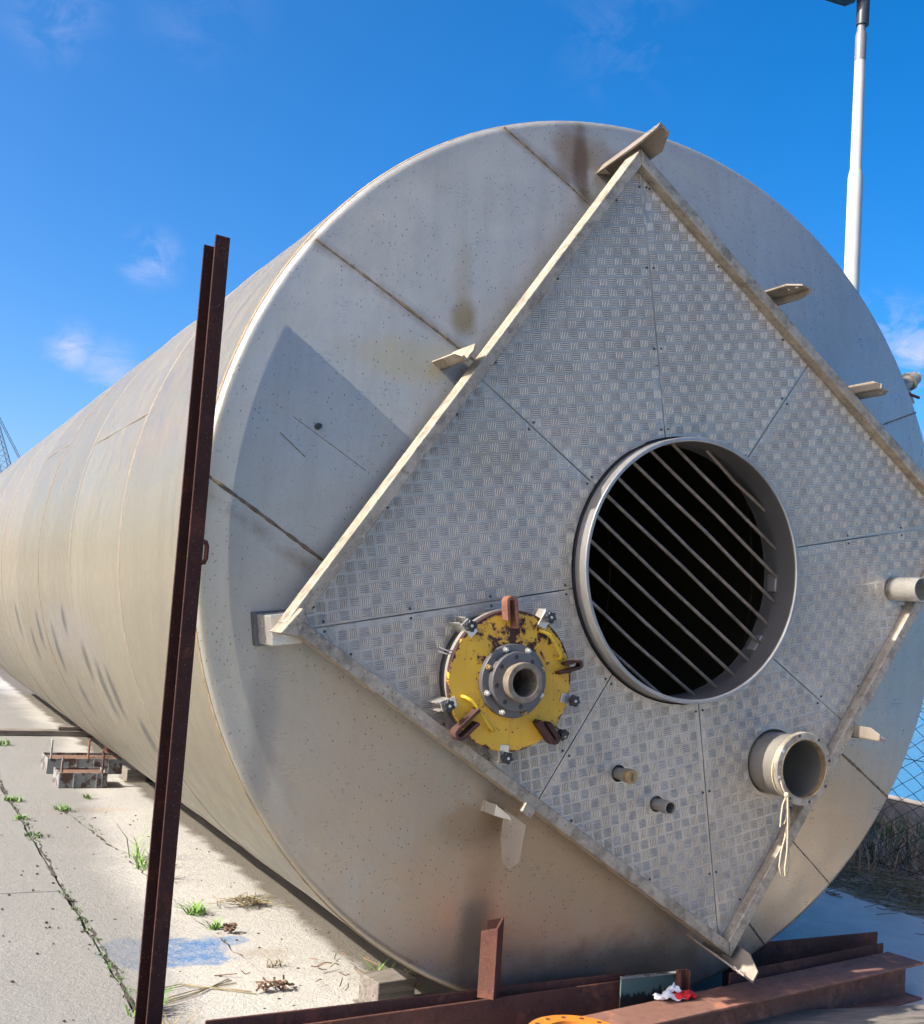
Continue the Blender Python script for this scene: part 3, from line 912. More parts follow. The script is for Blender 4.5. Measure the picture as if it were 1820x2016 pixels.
def tread(panel_poly, rot, ph):
    m_ = MB(); g_ = MB(); ca, sa = cos(rot), sin(rot)
    x0 = min(p[0] for p in panel_poly); x1 = max(p[0] for p in panel_poly); y0 = min(p[1] for p in panel_poly); y1 = max(p[1] for p in panel_poly)
    R_ = int(2.4 / PITCHC)
    hs = [h for h in HOLES if x0 - .3 < h[0].x < x1 + .3 and y0 - .3 < h[0].y < y1 + .3]
    def ok(x, y):
        if not (x0 < x < x1 and y0 < y < y1): return False
        for c_, r in hs:
            if (x - c_.x) ** 2 + (y - c_.y) ** 2 < (r + .004) ** 2: return False
        return inside(panel_poly, x, y)
    for i in range(-R_, R_):
        for j in range(-R_, R_):
            cx, cy = (i + ph[0]) * PITCHC, (j + ph[1]) * PITCHC
            X, Y = cx * ca - cy * sa, cx * sa + cy * ca
            if not (x0 - .03 < X < x1 + .03 and y0 - .03 < Y < y1 + .03): continue
            horiz = (i + j) % 2 == 0
            hq = .0163
            cs = [Vector(((cx + a_ * hq) * ca - (cy + b_ * hq) * sa, (cx + a_ * hq) * sa + (cy + b_ * hq) * ca)) for a_, b_ in ((-1, -1), (1, -1), (1, 1), (-1, 1))]
            if all(ok(*q_) for q_ in cs):
                k = len(g_.v); g_.v += [tuple(T(*q_, PN + .0004)) for q_ in cs]; g_.f.append((k, k + 1, k + 2, k + 3))
            for b in range(5):
                o_ = (b - 2) * .0070
                L = .0158 + (.001 if b in (1, 3) else 0)
                if horiz: ax_, ay_, bx_, by_ = cx - L, cy + o_, cx + L, cy + o_
                else: ax_, ay_, bx_, by_ = cx + o_, cy - L, cx + o_, cy + L
                A = Vector((ax_ * ca - ay_ * sa, ax_ * sa + ay_ * ca)); B = Vector((bx_ * ca - by_ * sa, bx_ * sa + by_ * ca))
                ia, ib = ok(*A), ok(*B)
                if not ia and not ib: continue
                if ia != ib:
                    mid = (A + B) / 2
                    if not ok(*mid): continue
                    if ia: B = mid
                    else: A = mid
                d = (B - A).normalized(); w_ = Vector((-d.y, d.x)) * .00185; e = d * .0045
                n0, n1 = PN + .0002, PN + .0017
                k = len(m_.v)
                m_.v += [tuple(T(*(A - w_), n0)), tuple(T(*(A + w_), n0)), tuple(T(*(B + w_), n0)), tuple(T(*(B - w_), n0)), tuple(T(*(A + e), n1)), tuple(T(*(B - e), n1))]
                m_.f += [(k, k + 4, k + 1), (k + 1, k + 4, k + 5, k + 2), (k + 2, k + 5, k + 3), (k + 3, k + 5, k + 4, k)]
    return m_, g_


screw_me = None
def screw(parent, u_, v_):
    global screw_me
    if screw_me is None:
        o = MB().lathe([(0, .0038), (.0036, .0034), (.0050, 0)], (0, 0, 0), OUT, RT, 8).build('screw', 'dark_steel', parent, smooth=50)
        screw_me = o.data
    else:
        o = bpy.data.objects.new('screw', screw_me); COL.objects.link(o); o.parent = parent
    o.location = T(u_, v_, PN + .001)


GAP = .0022
nS = len(seams)
for i in range(nS):
    (a0, a1), (b0, b1) = seams[i], seams[(i + 1) % nS]
    da = (a1 - a0).normalized(); db = (b1 - b0).normalized()
    la = Vector((-da.y, da.x)); lb = Vector((-db.y, db.x))
    pa = a0 + la * GAP; pb = b0 - lb * GAP
    ra = hit_ring(pa - da * .05, da); rb = hit_ring(pb - db * .05, db)
    ha, ea, _ = hit_quad(ra, da); hb, eb, _ = hit_quad(rb, db)
    poly = [ra, ha]
    e = ea
    while e != eb:
        e = (e + 1) % 4; poly.append(QP[e])
    poly += [hb, rb]
    t0 = atan2(*(rb - RC).yx); t1 = atan2(*(ra - RC).yx)
    while t1 > t0: t1 -= 2 * pi
    nst = max(3, int((t0 - t1) / .08))
    for k in range(1, nst): 
        t_ = t0 + (t1 - t0) * k / nst
        poly.append(RC + Vector((cos(t_), sin(t_))) * RR_)
    b = bmesh.new()
    def loop(pts):
        vs_ = [b.verts.new(T(p[0], p[1], PN)) for p in pts]
        return [b.edges.new((vs_[q], vs_[(q + 1) % len(vs_)])) for q in range(len(vs_))]
    eds = loop(poly)
    for hc, hr in HOLES:
        if inside([tuple(p) for p in poly], hc.x, hc.y):
            eds += loop([hc + Vector((cos(2 * pi * q / 40), sin(2 * pi * q / 40))) * hr for q in range(40)])
    bmesh.ops.triangle_fill(b, use_beauty=True, use_dissolve=False, edges=eds)
    ex = bmesh.ops.extrude_face_region(b, geom=list(b.faces))
    bmesh.ops.translate(b, vec=-OUT * .005, verts=[g_ for g_ in ex['geom'] if isinstance(g_, bmesh.types.BMVert)])
    bmesh.ops.recalc_face_normals(b, faces=b.faces)
    me = bpy.data.meshes.new('tread_plate'); b.to_mesh(me); b.free(); me.materials.append(M['tread_steel'])
    plate = bpy.data.objects.new('tread_plate', me); COL.objects.link(plate); plate.parent = tank
    rot = .200 + random.uniform(-.012, .012)
    tr, gr = tread([tuple(p) for p in poly], rot, (random.random(), random.random()))
    gm = gr.build('tread_dark', 'tread_dark', plate); gm['kind'] = 'stuff'
    tb = tr.build('tread_bars', 'tread_bar', plate); tb['kind'] = 'stuff'
    # screws along both seams and along the frame
    for p0, dd, side, ln_ in ((ra, da, la, (ha - ra).length), (rb, db, -lb, (hb - rb).length)):
        s_ = .03
        while s_ < ln_ - .02:
            q_ = p0 + dd * s_ + side * .014
            screw(plate, q_.x, q_.y); s_ += .31
    idx = [q for q in range(1, len(poly)) if q <= poly.index(hb)]
    for q in idx[:-1]:
        A, B = poly[q], poly[q + 1]; L = (B - A).length; s_ = .16
        inn = Vector((-(B - A).normalized().y, (B - A).normalized().x))
        while s_ < L - .05:
            w_ = A + (B - A).normalized() * s_ + inn * .012
            screw(plate, w_.x, w_.y); s_ += .42

# ------------------------------------------------------------------ big round opening with grille
RO = T(RC.x, RC.y, 0)
ringo = MB().lathe([(.503, .145), (.503, .327), (.500, .330), (.490, .330), (.487, .327), (.487, .145)], RO, OUT, RT, 128, True).build('opening_ring', 'ring_steel', tank, smooth=35)
MB().lathe([(.5035, .235), (.5075, .235), (.5075, .262), (.5035, .262)], RO, OUT, RT, 96, True).build('sealant', 'black_plastic', ringo, smooth=40)
MB().lathe([(.4862, .150), (.4862, .322), (.4868, .322), (.4868, .150)], RO, OUT, RT, 96, True).build('shade_liner', 'flange_steel', ringo, smooth=40)  # added dark sleeve standing in for the shade inside the opening
ga = radians(-33.7); gd = Vector((cos(ga), sin(ga))); gn = Vector((-gd.y, gd.x))
for off in (.45, .362, .274, .186, .095, .010, -.078, -.168, -.256, -.343, -.434):
    hl = sqrt(.487 ** 2 - off ** 2)
    A = RC + gn * off - gd * hl; B = RC + gn * off + gd * hl
    mid_ = (A + B) / 2 + gn * random.uniform(-.006, .006)
    MB().tube([T(*A, .222), T(*(A * .5 + mid_ * .5), .221), T(*mid_, .222 + random.uniform(-.006, .003)), T(*(B * .5 + mid_ * .5), .221), T(*B, .222)], .0076, 8).build('grille_bar', 'grille_steel', ringo, smooth=60)
for a_ in (-2, -33, 158):
    t_ = radians(a_); p = RC + Vector((cos(t_), sin(t_))) * .481
    R3 = Matrix.Rotation(-t_, 3, 'Y')
    MB().box(T(*p, .20), (.010, .05, .07), R3).build('lug_plate', 'ring_steel', ringo, bevel=.003)

# ------------------------------------------------------------------ yellow lid with its flanges
LC = Vector((LCU, LCV))
def LP(r, deg, n): return T(LC.x + r * cos(radians(deg)), LC.y + r * sin(radians(deg)), n)
NC = T(-.70, -.478, 0)
neck = MB().lathe([(.221, .05), (.221, .315), (.205, .315), (.205, .05)], NC, OUT, RT, 96, True).build('manhole_neck', 'flange_steel', tank, smooth=35)
MB().lathe([(.218, .300), (.236, .300), (.236, .3215), (.218, .3215)], NC, OUT, RT, 96, True).build('neck_rim', 'bright_steel', neck, smooth=35)
lid = MB().lathe([(.0478, .323), (.238, .323), (.242, .327), (.242, .337), (.238, .341), (.0478, .341)], T(LC.x, LC.y, 0), OUT, RT, 128, True).build('manhole_lid', 'yellow_lid_paint', tank, smooth=35)
tag(lid, 'round yellow lid flaking to dark rust')
LO = T(LC.x, LC.y, 0)
MB().lathe([(.048, .3415), (.126, .3415), (.126, .362), (.124, .364), (.048, .364)], LO, OUT, RT, 64).build('back_flange', 'flange_steel', lid, smooth=35)
MB().lathe([(.048, .3645), (.099, .3645), (.101, .367), (.101, .392), (.099, .394), (.048, .394)], LO, OUT, RT, 64).build('front_flange', 'flange_steel', lid, smooth=35)
MB().lathe([(.0475, .18), (.0475, .4375), (.050, .4395), (.066, .4395), (.068, .4375), (.068, .418), (.062, .412), (.062, .394)], LO, OUT, RT, 48).build('pipe_stub', 'rusty_pipe_end', lid, smooth=35)
MB().lathe([(.0472, .19), (.0472, .191), (0, .191)], LO, OUT, RT, 32).build('pipe_plug', 'black_plastic', lid)


def hexnut(name, p, ax3, r, h, mat, parent, tipr=None, tiph=0):
    ax3 = Vector(ax3); x = ax3.cross(Vector((.3, .2, .9))).normalized(); y = ax3.cross(x)
    p = Vector(p)
    m_ = MB().prism([p + (x * cos(pi / 3 * k) + y * sin(pi / 3 * k)) * r for k in range(6)], ax3 * h)
    if tipr: m_.tube([p + ax3 * h * .9, p + ax3 * (h + tiph)], tipr, 8)
    return m_.build(name, mat, parent, bevel=.001)


for k in range(8):
    hexnut('bolt', LP(.1135, 22.5 + 45 * k, .364), OUT, .0105, .009, 'brass_cap' if k % 3 == 0 else 'bright_steel', lid, .006, .010)
    MB().lathe([(0, .0006), (.0078, .0006), (.0085, 0)], LP(.0845, 10 + 45 * k, .394), OUT, RT, 12).build('bolt_hole', 'black_plastic', lid)


def u_lug(deg, r0, r1, w, th, n0, n1, mat):
    a = radians(deg); d = Vector((cos(a), sin(a))); s_ = Vector((-d.y, d.x))
    pts = [(r0, -w), (r1 - w, -w)] + [(r1 - w + w * sin(t), -w * cos(t)) for t in [pi * k / 8 for k in range(1, 8)]] + [(r1 - w, w), (r0 + .03, w)]
    outer = []; inner = []
    for i, (r, q) in enumerate(pts):
        a_ = pts[max(0, i - 1)]; b_ = pts[min(len(pts) - 1, i + 1)]
        tx, ty = b_[0] - a_[0], b_[1] - a_[1]; L = hypot(tx, ty); nx, ny = ty / L, -tx / L
        outer.append((r + nx * th / 2, q + ny * th / 2)); inner.append((r - nx * th / 2, q - ny * th / 2))
    loop_ = outer + inner[::-1]
    m_ = MB(); k = len(pts)
    P3 = lambda rq, n: T(LC.x + d.x * rq[0] + s_.x * rq[1], LC.y + d.y * rq[0] + s_.y * rq[1], n)
    f = [P3(p, n0) for p in outer] + [P3(p, n0) for p in inner] + [P3(p, n1) for p in outer] + [P3(p, n1) for p in inner]
    fs = []
    for i in range(k - 1):
        fs += [(i, i + 1, k + i + 1, k + i), (2 * k + i, 2 * k + i + 1, 3 * k + i + 1, 3 * k + i), (i, i + 1, 2 * k + i + 1, 2 * k + i), (k + i, k + i + 1, 3 * k + i + 1, 3 * k + i)]
    for i in (0, k - 1): fs.append((i, k + i, 3 * k + i, 2 * k + i))
    m_.add(f, fs)
    o = m_.build('lifting_lug', mat, lid, bevel=.002)
    for rr_ in (r0 + .018, r0 + .05):
        hexnut('lug_bolt', LP(rr_, deg - 6, .345 + .012), T(s_.x, s_.y, 0) - T(0, 0, 0), .010, .010, 'rust_lug', o)
    return o


u_lug(98, .178, .285, .016, .012, .3415, .384, 'lug_light')
u_lug(15, .175, .270, .013, .010, .3415, .378, 'rust_lug')
u_lug(222, .165, .285, .017, .012, .3415, .384, 'rust_lug')
u_lug(311, .165, .265, .013, .017, .3415, .384, 'rust_lug')


def star_knob(p, ax3, r, h, parent):
    ax3 = Vector(ax3).normalized(); x = ax3.cross(Vector((.2, .3, .9))).normalized(); y = ax3.cross(x); p = Vector(p)
    loop_ = []
    for k in range(42):
        t_ = 2 * pi * k / 42
        q = r * (1 + .16 * cos(6 * t_))
        loop_.append(p + (x * cos(t_) + y * sin(t_)) * q)
    m_ = MB().prism(loop_, ax3 * h)
    m_.tube([p - ax3 * .016, p], [r * .5, r * .62], 12)
    o = m_.build('knob', 'black_plastic', parent, smooth=50, bevel=.003)
    MB().lathe([(0, .002), (.0045, .002), (.005, 0)], p + ax3 * h, ax3, x, 10).build('knob_insert', 'bright_steel', o)
    return o


for deg, r in ((136, .252), (61, .252), (-14, .245), (-93, .255), (200, .258)):
    a = radians(deg); d3 = (T(cos(a), sin(a), 0) - T(0, 0, 0)); s3 = d3.cross(OUT)
    cl = MB()
    R3 = Matrix((d3, OUT, s3)).transposed()
    c0 = LP(r + .004, deg, 0)
    cl.box(c0 + OUT * .300 + s3 * .014, (.050, .075, .004), R3).box(c0 + OUT * .300 - s3 * .014, (.050, .075, .004), R3)
    cl.box(c0 + OUT * .344 - d3 * .012, (.058, .006, .034), R3)
    co = cl.build('clamp', 'bright_steel', lid, bevel=.001)
    MB().tube([c0 + OUT * .27, c0 + OUT * .37], .0048, 8).build('swing_bolt', 'bright_steel', co, smooth=60)
    star_knob(c0 + OUT * .362, OUT, .0190, .018, co)
# one knob hanging loose
p0 = LP(.236, -36, .30); p1 = LP(.272, -40, .355)
co = MB().tube([p0, p1], .0042, 8).build('swing_bolt', 'brass_cap', lid, smooth=60)
star_knob(p1, (p1 - p0).normalized(), .0190, .018, co)
# thin spring clips at upper left
for dz in (0, .012):
    MB().tube([LP(.242, 158 + dz * 200, .325), LP(.262, 160 + dz * 200, .335), LP(.292, 160 + dz * 220, .330)], .0026, 6).build('clip', 'bright_steel', lid)


def handle(pts):
    MB().tube([T(*p, n) for *p, n in pts], .0065, 8).build('handle', 'yellow_rod', lid, smooth=60)


handle([(-.884, -.545, .338), (-.880, -.547, .362), (-.86, -.556, .368), (-.835, -.580, .368), (-.79, -.635, .368), (-.772, -.653, .366), (-.765, -.660, .338)])
handle([(-.598, -.312, .338), (-.594, -.313, .360), (-.575, -.322, .368), (-.548, -.350, .368), (-.524, -.388, .368), (-.520, -.400, .364), (-.519, -.405, .338)])

# ------------------------------------------------------------------ pipe stubs through the plates
BC = T(.565, -.772, 0)
bp = MB().lathe([(.122, .02), (.122, .415), (.113, .415), (.113, .02)], BC, OUT, RT, 72, True).build('large_pipe_stub', 'stub_steel', tank, smooth=35)
MB().lathe([(.1225, .402), (.136, .402), (.139, .405), (.139, .421), (.136, .424), (.113, .424), (.113, .416), (.1225, .4155)], BC, OUT, RT, 72, True).build('flange', 'frame_steel', bp, smooth=35)
MB().lathe([(.1095, .395), (.1128, .395), (.1128, .4255), (.1095, .4255)], BC, OUT, RT, 64, True).build('gasket', 'weld_bead', bp, smooth=35)
for k in range(8):
    t_ = radians(14 + 45 * k)
    MB().lathe([(0, .0007), (.006, .0007), (.0065, 0)], T(.565 + .1285 * cos(t_), -.772 + .1285 * sin(t_), .424), OUT, RT, 10).build('bolt_hole', 'bright_steel' if k in (3, 4) else 'black_plastic', bp)
MB().lathe([(.1128, .10), (0, .10)], BC, OUT, RT, 48).build('blank', 'black_plastic', bp)

s1 = MB().lathe([(.0225, .05), (.0225, .292), (.0250, .293), (.0250, .310), (.0232, .312), (.0, .312)], T(-.172, -.814, 0), OUT, RT, 32).build('small_pipe_stub', 'stub_steel', tank, smooth=35)
MB().lathe([(0, .3375), (.0235, .3375), (.0255, .335), (.0255, .3122), (0, .3122)], T(-.172, -.814, 0), OUT, RT, 32).build('threaded_plug', 'brass_cap', s1, smooth=35)
MB().box(T(-.172, -.814, .340), (.004, .006, .026)).build('plug_slot', 'seam_bead', s1)
MB().lathe([(.0225, .05), (.0225, .296), (.0245, .297), (.0245, .336), (.0205, .336), (.0205, .25), (0, .25)], T(.007, -.927, 0), OUT, RT, 32).build('small_pipe_stub', 'stub_steel', tank, smooth=35)
MB().lathe([(.049, .05), (.050, .318), (.0505, .319), (.0505, .405), (.047, .405), (.047, .28), (0, .28)], T(1.19, -.042, 0), OUT, RT, 40).build('side_pipe_stub', 'bright_steel', tank, smooth=35)

# drain pipe with clamp on the far side of the shell
pa = radians(31)
d3 = Vector((cos(pa), 0, sin(pa))); pb = Vector((0, .10, CZ)) + d3 * (TR - .01)
dp = MB().tube([pb, pb + d3 * .22], .020, 14).build('drain_pipe', 'bright_steel', tank, smooth=50)
MB().tube([pb + d3 * .085, pb + d3 * .20], .032, 12).tube([pb + d3 * .13 + Vector((0, 0, -.03)), pb + d3 * .14 + Vector((.03, 0, -.10))], .016, 8).tube([pb + d3 * .145, pb + d3 * .158], .045, 12).build('valve', 'stub_steel', dp, smooth=40)
MB().tube([pb + d3 * .11 + Vector((-.02, -.03, -.045)), pb + d3 * .11 + Vector((.06, -.04, -.06))], .007, 6).build('valve_lever', 'rust_lug', dp)

# ================================================================== steel lying around
def section_I(h, w, tf, tw):
    a, b = w / 2, tw / 2
    return [(-a, 0), (a, 0), (a, tf), (b, tf), (b, h - tf), (a, h - tf), (a, h), (-a, h), (-a, h - tf), (-b, h - tf), (-b, tf), (-a, tf)]


def beam(name, p0, p1, sec, mat, z0=0.0, parent=None):
    """extrude a section (across, up) from p0 to p1 on the ground"""
    p0, p1 = Vector(p0), Vector(p1); d = (p1 - p0); d.z = 0; L = d.length; d.normalize()
    o = MB().prism([(x, 0, z) for x, z in sec], (0, L, 0)).build(name, mat, parent, bevel=.003)
    o.location = (p0.x, p0.y, z0); o.rotation_euler = (0, 0, atan2(d.y, d.x) - pi / 2)
    return o


# the upright post: an I section standing beside the end of the tank
post = empty('steel_post', W(-1.781, .105, 0), YAW + radians(10))
tag(post, 'tall dark rusty steel channel post standing upright beside the tank end', 'post')
PH = 2.70
# section in (x across, y away): near flange faces the viewer
def vprism(name, poly, h, parent, z0=0.0):
    return MB().prism([(x, y, z0) for x, y in poly], (0, 0, h)).build(name, 'post_rust', parent, bevel=.002)


vprism('near_flange', [(-.030, -.055), (.021, -.055), (.021, -.047), (-.030, -.047)], PH, post)
vprism('web', [(.015, -.0468), (.021, -.0468), (.021, .0578), (.015, .0578)], PH - .006, post)
vprism('far_flange', [(-.0195, .058), (.021, .058), (.021, .065), (-.0195, .065)], PH - .006, post)
MB().box((0, 0, .006), (.2, .2, .012)).build('base_plate', 'post_rust', post, bevel=.002)
sh_ = [(.019, -.05, 1.635), (.027, -.055, 1.638), (.031, -.058, 1.650), (.031, -.058, 1.690), (.027, -.055, 1.702), (.019, -.05, 1.705)]
MB().tube(sh_, .0075, 8).build('handle', 'post_rust', post, smooth=60)

# heavy beam in front, top flange caught by the sun
D0, D1 = W(-.72, .485, 0), W(1.532, .072, 0)
o = beam('steel_beam', D0, D1, section_I(.16, .175, .011, .008), 'beam_rust_open')
tag(o, 'long wide flanged rusty beam in front, nearest the viewer', 'beam', 'rusty steel beams under the tank end')
def plate_sec(h, t=.010, toe=.05): return [(-t / 2, 0), (toe, 0), (toe, .009), (t / 2, .009), (t / 2, h), (-t / 2, h)]


o = beam('steel_beam', W(-2.3, .332, 0), W(.028, .128, 0), plate_sec(.200), 'beam_rust')
tag(o, 'rusty angle bar on edge in front of the upright, ending at the green plate', 'beam', 'rusty steel beams under the tank end')
o = beam('steel_beam', W(-1.62, .172, .0), W(.012, .100, .0), plate_sec(.215, .008, .02), 'beam_rust')
tag(o, 'rusty angle bar pressed against the bottom of the tank end', 'beam', 'rusty steel beams under the tank end')
o = beam('steel_beam', W(.70, -.150, 0), W(1.61, -.165, 0), [(-.03, 0), (.03, 0), (.03, .008), (.004, .008), (.004, .20), (-.004, .20), (-.004, .008), (-.03, .008)], 'beam_rust')
tag(o, 'farthest dark rusty tee bar, right of the tank bottom', 'beam', 'rusty steel beams under the tank end')
o = beam('steel_beam', W(.50, .125, 0), W(1.53, -.055, 0), [(-.004, 0), (.004, 0), (.004, .185), (-.004, .185)], 'beam_rust')
tag(o, 'thin rusty steel plate on edge just behind the wide flanged beam', 'beam', 'rusty steel beams under the tank end')

# short channel standing upright
e = empty('channel_upright', W(-.628, .150, .2), YAW + radians(-45))
tag(e, 'short rusty steel channel standing upright against the tank end', 'channel')
def up_plate(name, x0, y0, x1, y1, h0, h1, t=.007):
    d_ = Vector((x1 - x0, y1 - y0)).normalized(); n_ = Vector((-d_.y, d_.x)) * t
    vs_ = [(x0, y0, 0), (x1, y1, 0), (x1 + n_.x, y1 + n_.y, 0), (x0 + n_.x, y0 + n_.y, 0),
           (x0, y0, h0), (x1, y1, h1), (x1 + n_.x, y1 + n_.y, h1), (x0 + n_.x, y0 + n_.y, h0)]
    MB().add(vs_, [(3, 2, 1, 0), (4, 5, 6, 7), (0, 1, 5, 4), (1, 2, 6, 5), (2, 3, 7, 6), (3, 0, 4, 7)]).build(name, 'beam_rust', e, bevel=.001)


up_plate('web', .050, -.02, .050, .042, .245, .265)
up_plate('flange', -.010, -.028, .050, -.028, .225, .245)
up_plate('flange', -.010, .0425, .050, .0425, .245, .265)

# green plate with black drips, and the stub of channel beside it
e = empty('painted_plate', W(.10, .165, .165), YAW)
tag(e, 'small green painted steel plate with black paint drips among the beams', 'plate')
MB().box((0, 0, 0), (.30, .008, .11)).build('plate', 'green_drip_paint', e, bevel=.001)
MB().box((0, -.006, .0575), (.30, .022, .004)).build('lip', 'flaked_grey_paint', e)
e = empty('channel_offcut', W(.205, .225, .160), YAW)
tag(e, 'tiny upright rusty channel offcut beside the red and white rag', 'channel')
MB().prism([(-.024, 0, 0), (-.018, 0, 0), (-.018, .024, 0), (.018, .024, 0), (.018, 0, 0), (.024, 0, 0), (.024, .03, 0), (-.024, .03, 0)], (0, 0, .082)).build('channel', 'beam_rust', e, bevel=.001)

# orange flange ring
e = empty('flange_ring', W(-.470, .525, .162), YAW)
tag(e, 'flat orange painted flange ring with bolt holes lying on the beam', 'flange')
rg = MB().lathe([(.105, .0), (.165, .0), (.168, .003), (.168, .022), (.165, .025), (.105, .025)], (0, 0, 0), (0, 0, 1), (1, 0, 0), 64, True).build('ring', 'orange_paint', e, smooth=35)
for k in range(14):
    t_ = 2 * pi * k / 14
    MB().lathe([(0, .0006), (.0085, .0006), (.009, 0)], (.140 * cos(t_), .140 * sin(t_), .025), (0, 0, 1), (1, 0, 0), 12).build('bolt_hole', 'rust_lug', e)

# red and white rag
def rag(name, c, sx_, sy_, mat, seed, parent):
    rr = random.Random(seed); n = 14; vs = []; fs = []
    for i in range(n + 1):
        for j in range(n + 1):
            x, y = (i / n - .5) * 2, (j / n - .5) * 2
            r = 1 - .12 * sin(3 * atan2(y, x) + seed) * min(1, hypot(x, y))
            if max(abs(x), abs(y)) > 0: r *= max(abs(x), abs(y)) / max(.001, hypot(x, y)) * .35 + .65
            z = .010 + .016 * (1 - min(1, hypot(x, y))) + .009 * sin(4 * x + 2 * y + seed) * cos(3 * y - 2 * x) + .0025 * sin(9 * x + 5 * y + seed) + rr.uniform(-.001, .001)
            vs.append((c[0] + x * sx_ * r + .008 * sin(4 * y), c[1] + y * sy_ * r, c[2] + max(.002, z)))
    for i in range(n):
        for j in range(n): fs.append((i * (n + 1) + j, (i + 1) * (n + 1) + j, (i + 1) * (n + 1) + j + 1, i * (n + 1) + j + 1))
    o = MB().add(vs, fs).build(name, mat, parent, smooth=70)
    sd_ = o.modifiers.new('thick', 'SOLIDIFY'); sd_.thickness = .0015
    return o


e = empty('rag', W(.135, .265, .161), YAW - .12)
tag(e, 'crumpled red and white plastic rag lying on the rusty beam', 'rag')
rag('white_half', (-.035, .0, 0), .055, .030, 'white_cloth', 2, e)
rag('red_half', (.030, -.004, .004), .042, .030, 'red_cloth', 5, e)
rag('white_fold', (-.004, .018, .018), .022, .016, 'white_cloth', 8, e)

# string on the large pipe
e = empty('string', W(.46, .43, 1.0), YAW)
tag(e, 'loop of pale string tied round the large flanged pipe and hanging down', 'string')
def TL(u_, v_, n): return Vector((u_ - .46, -(n - .43), v_ + CZ - 1.0))
ring_pts = []
for k in range(33):
    t_ = 2 * pi * k / 32
    ring_pts.append(TL(.565 + .1265 * cos(t_), -.772 + .1265 * sin(t_), .385 + .012 * sin(t_ * 1)))
MB().tube(ring_pts, .0032, 6, False).build('wrap', 'rope', e, smooth=60)
kn = (.470, -.868)
MB().tube([TL(.445, -.79, .415), TL(.452, -.84, .43), TL(*kn, .432)], .0030, 6).build('strand', 'rope', e, smooth=60)
MB().lathe([(0, -.010), (.009, -.006), (.010, .003), (.006, .010), (0, .011)], TL(*kn, .434), (0, 0, 1), (1, 0, 0), 10).build('knot', 'rope', e, smooth=60)
def hang(p): MB().tube([TL(*q) for q in p], .0026, 6).build('strand', 'rope', e, smooth=60)
hang([(.470, -.870, .434), (.452, -.90, .436), (.446, -.94, .436), (.444, -.985, .436)])
hang([(.470, -.870, .434), (.474, -.93, .436), (.470, -.955, .436), (.460, -.975, .438)])
hang([(.470, -.870, .436), (.482, -.93, .438), (.490, -.972, .438)])
hang([(.470, -.870, .436), (.478, -.95, .436), (.470, -1.02, .436), (.452, -1.08, .437), (.446, -1.13, .437), (.458, -1.165, .437), (.478, -1.172, .437), (.492, -1.15, .437), (.492, -1.09, .438), (.484, -1.02, .438), (.476, -.95, .438), (.472, -.872, .438)])
hang([(.472, -.872, .440), (.482, -.96, .441), (.480, -1.05, .441), (.486, -1.11, .441), (.484, -1.15, .441), (.474, -1.165, .441), (.470, -1.14, .441), (.478, -1.07, .441), (.476, -.98, .441), (.470, -.872, .441)])

# ------------------------------------------------------------------ steel cradle boxes by the tank
def cradle(u_, y_, w, d, h, lugs, label, cut, rz=0.0):
    e = empty('cradle_box', W(u_, -y_, 0), YAW + rz)
    tag(e, label, 'steel box', 'flaking steel cradle boxes beside the tank')
    t_ = .008
    MB().box((0, -d / 2, h / 2), (w, t_, h)).box((0, d / 2, h / 2), (w, t_, h)).build('side_plate', 'flaked_grey_paint', e, bevel=.002)
    for s_ in (-1, 1):
        MB().box((s_ * (w / 2 - t_ / 2), 0, h / 2), (t_, d - 2 * t_, h)).build('end_plate', 'flaked_grey_paint', e, bevel=.002)
    MB().box((0, 0, h * .82), (w - 2.2 * t_, d - 2.2 * t_, .006)).build('deck', 'rust_strap', e)
    for x in cut:
        MB().box((x, -d / 2 - .010, h / 2), (.008, .012, h - .01)).build('stiffener', 'flaked_grey_paint', e)
    for x, y, hh, mt in lugs:
        MB().box((x, y, h + hh / 2 - .02), (.012, .04, hh), None).build('lug', mt, e, bevel=.003)


cradle(-1.085, 5.68, .36, .30, .115, [(-.16, -.12, .14, 'flaked_grey_paint'), (.15, -.08, .15, 'rust_lug')], 'nearer small grey rusty steel box with two upright lugs beside the tank', (-.07, .10, .14))
cradle(-.93, 6.42, .66, .36, .125, [(-.30, -.14, .17, 'flaked_grey_paint'), (.02, .0, .16, 'lug_light'), (.16, .1, .05, 'rust_lug')], 'longer grey rusty steel box behind the small one, running under the tank', (-.1, .04, .16))
# timber and steel chocks that carry the tank
def chock(u_, y_, sx_, sy_, h, label, mat='wood', rz=0.0):
    r = Vector((u_, 0)).length
    ztop = CZ - sqrt(TR * TR - (abs(u_) - 0) ** 2)
    e = empty('chock', W(u_, -y_, 0), YAW + rz)
    tag(e, label, 'chock', 'chocks under the tank')
    s_ = 1 if u_ > 0 else -1
    prof_ = []
    for k in range(7):
        x = -sx_ / 2 + sx_ * k / 6
        prof_.append((x, min(h, CZ - sqrt(TR * TR - (u_ + x) ** 2) - .002)))
    poly = [(-sx_ / 2, 0)] + prof_ + [(sx_ / 2, 0)]
    MB().prism([(x, -sy_ / 2, z) for x, z in poly], (0, sy_, 0)).build('block', mat, e, bevel=.004)
    MB().box((0, 0, .004), (sx_ + .03, sy_ + .03, .008)).build('pad', mat, e)


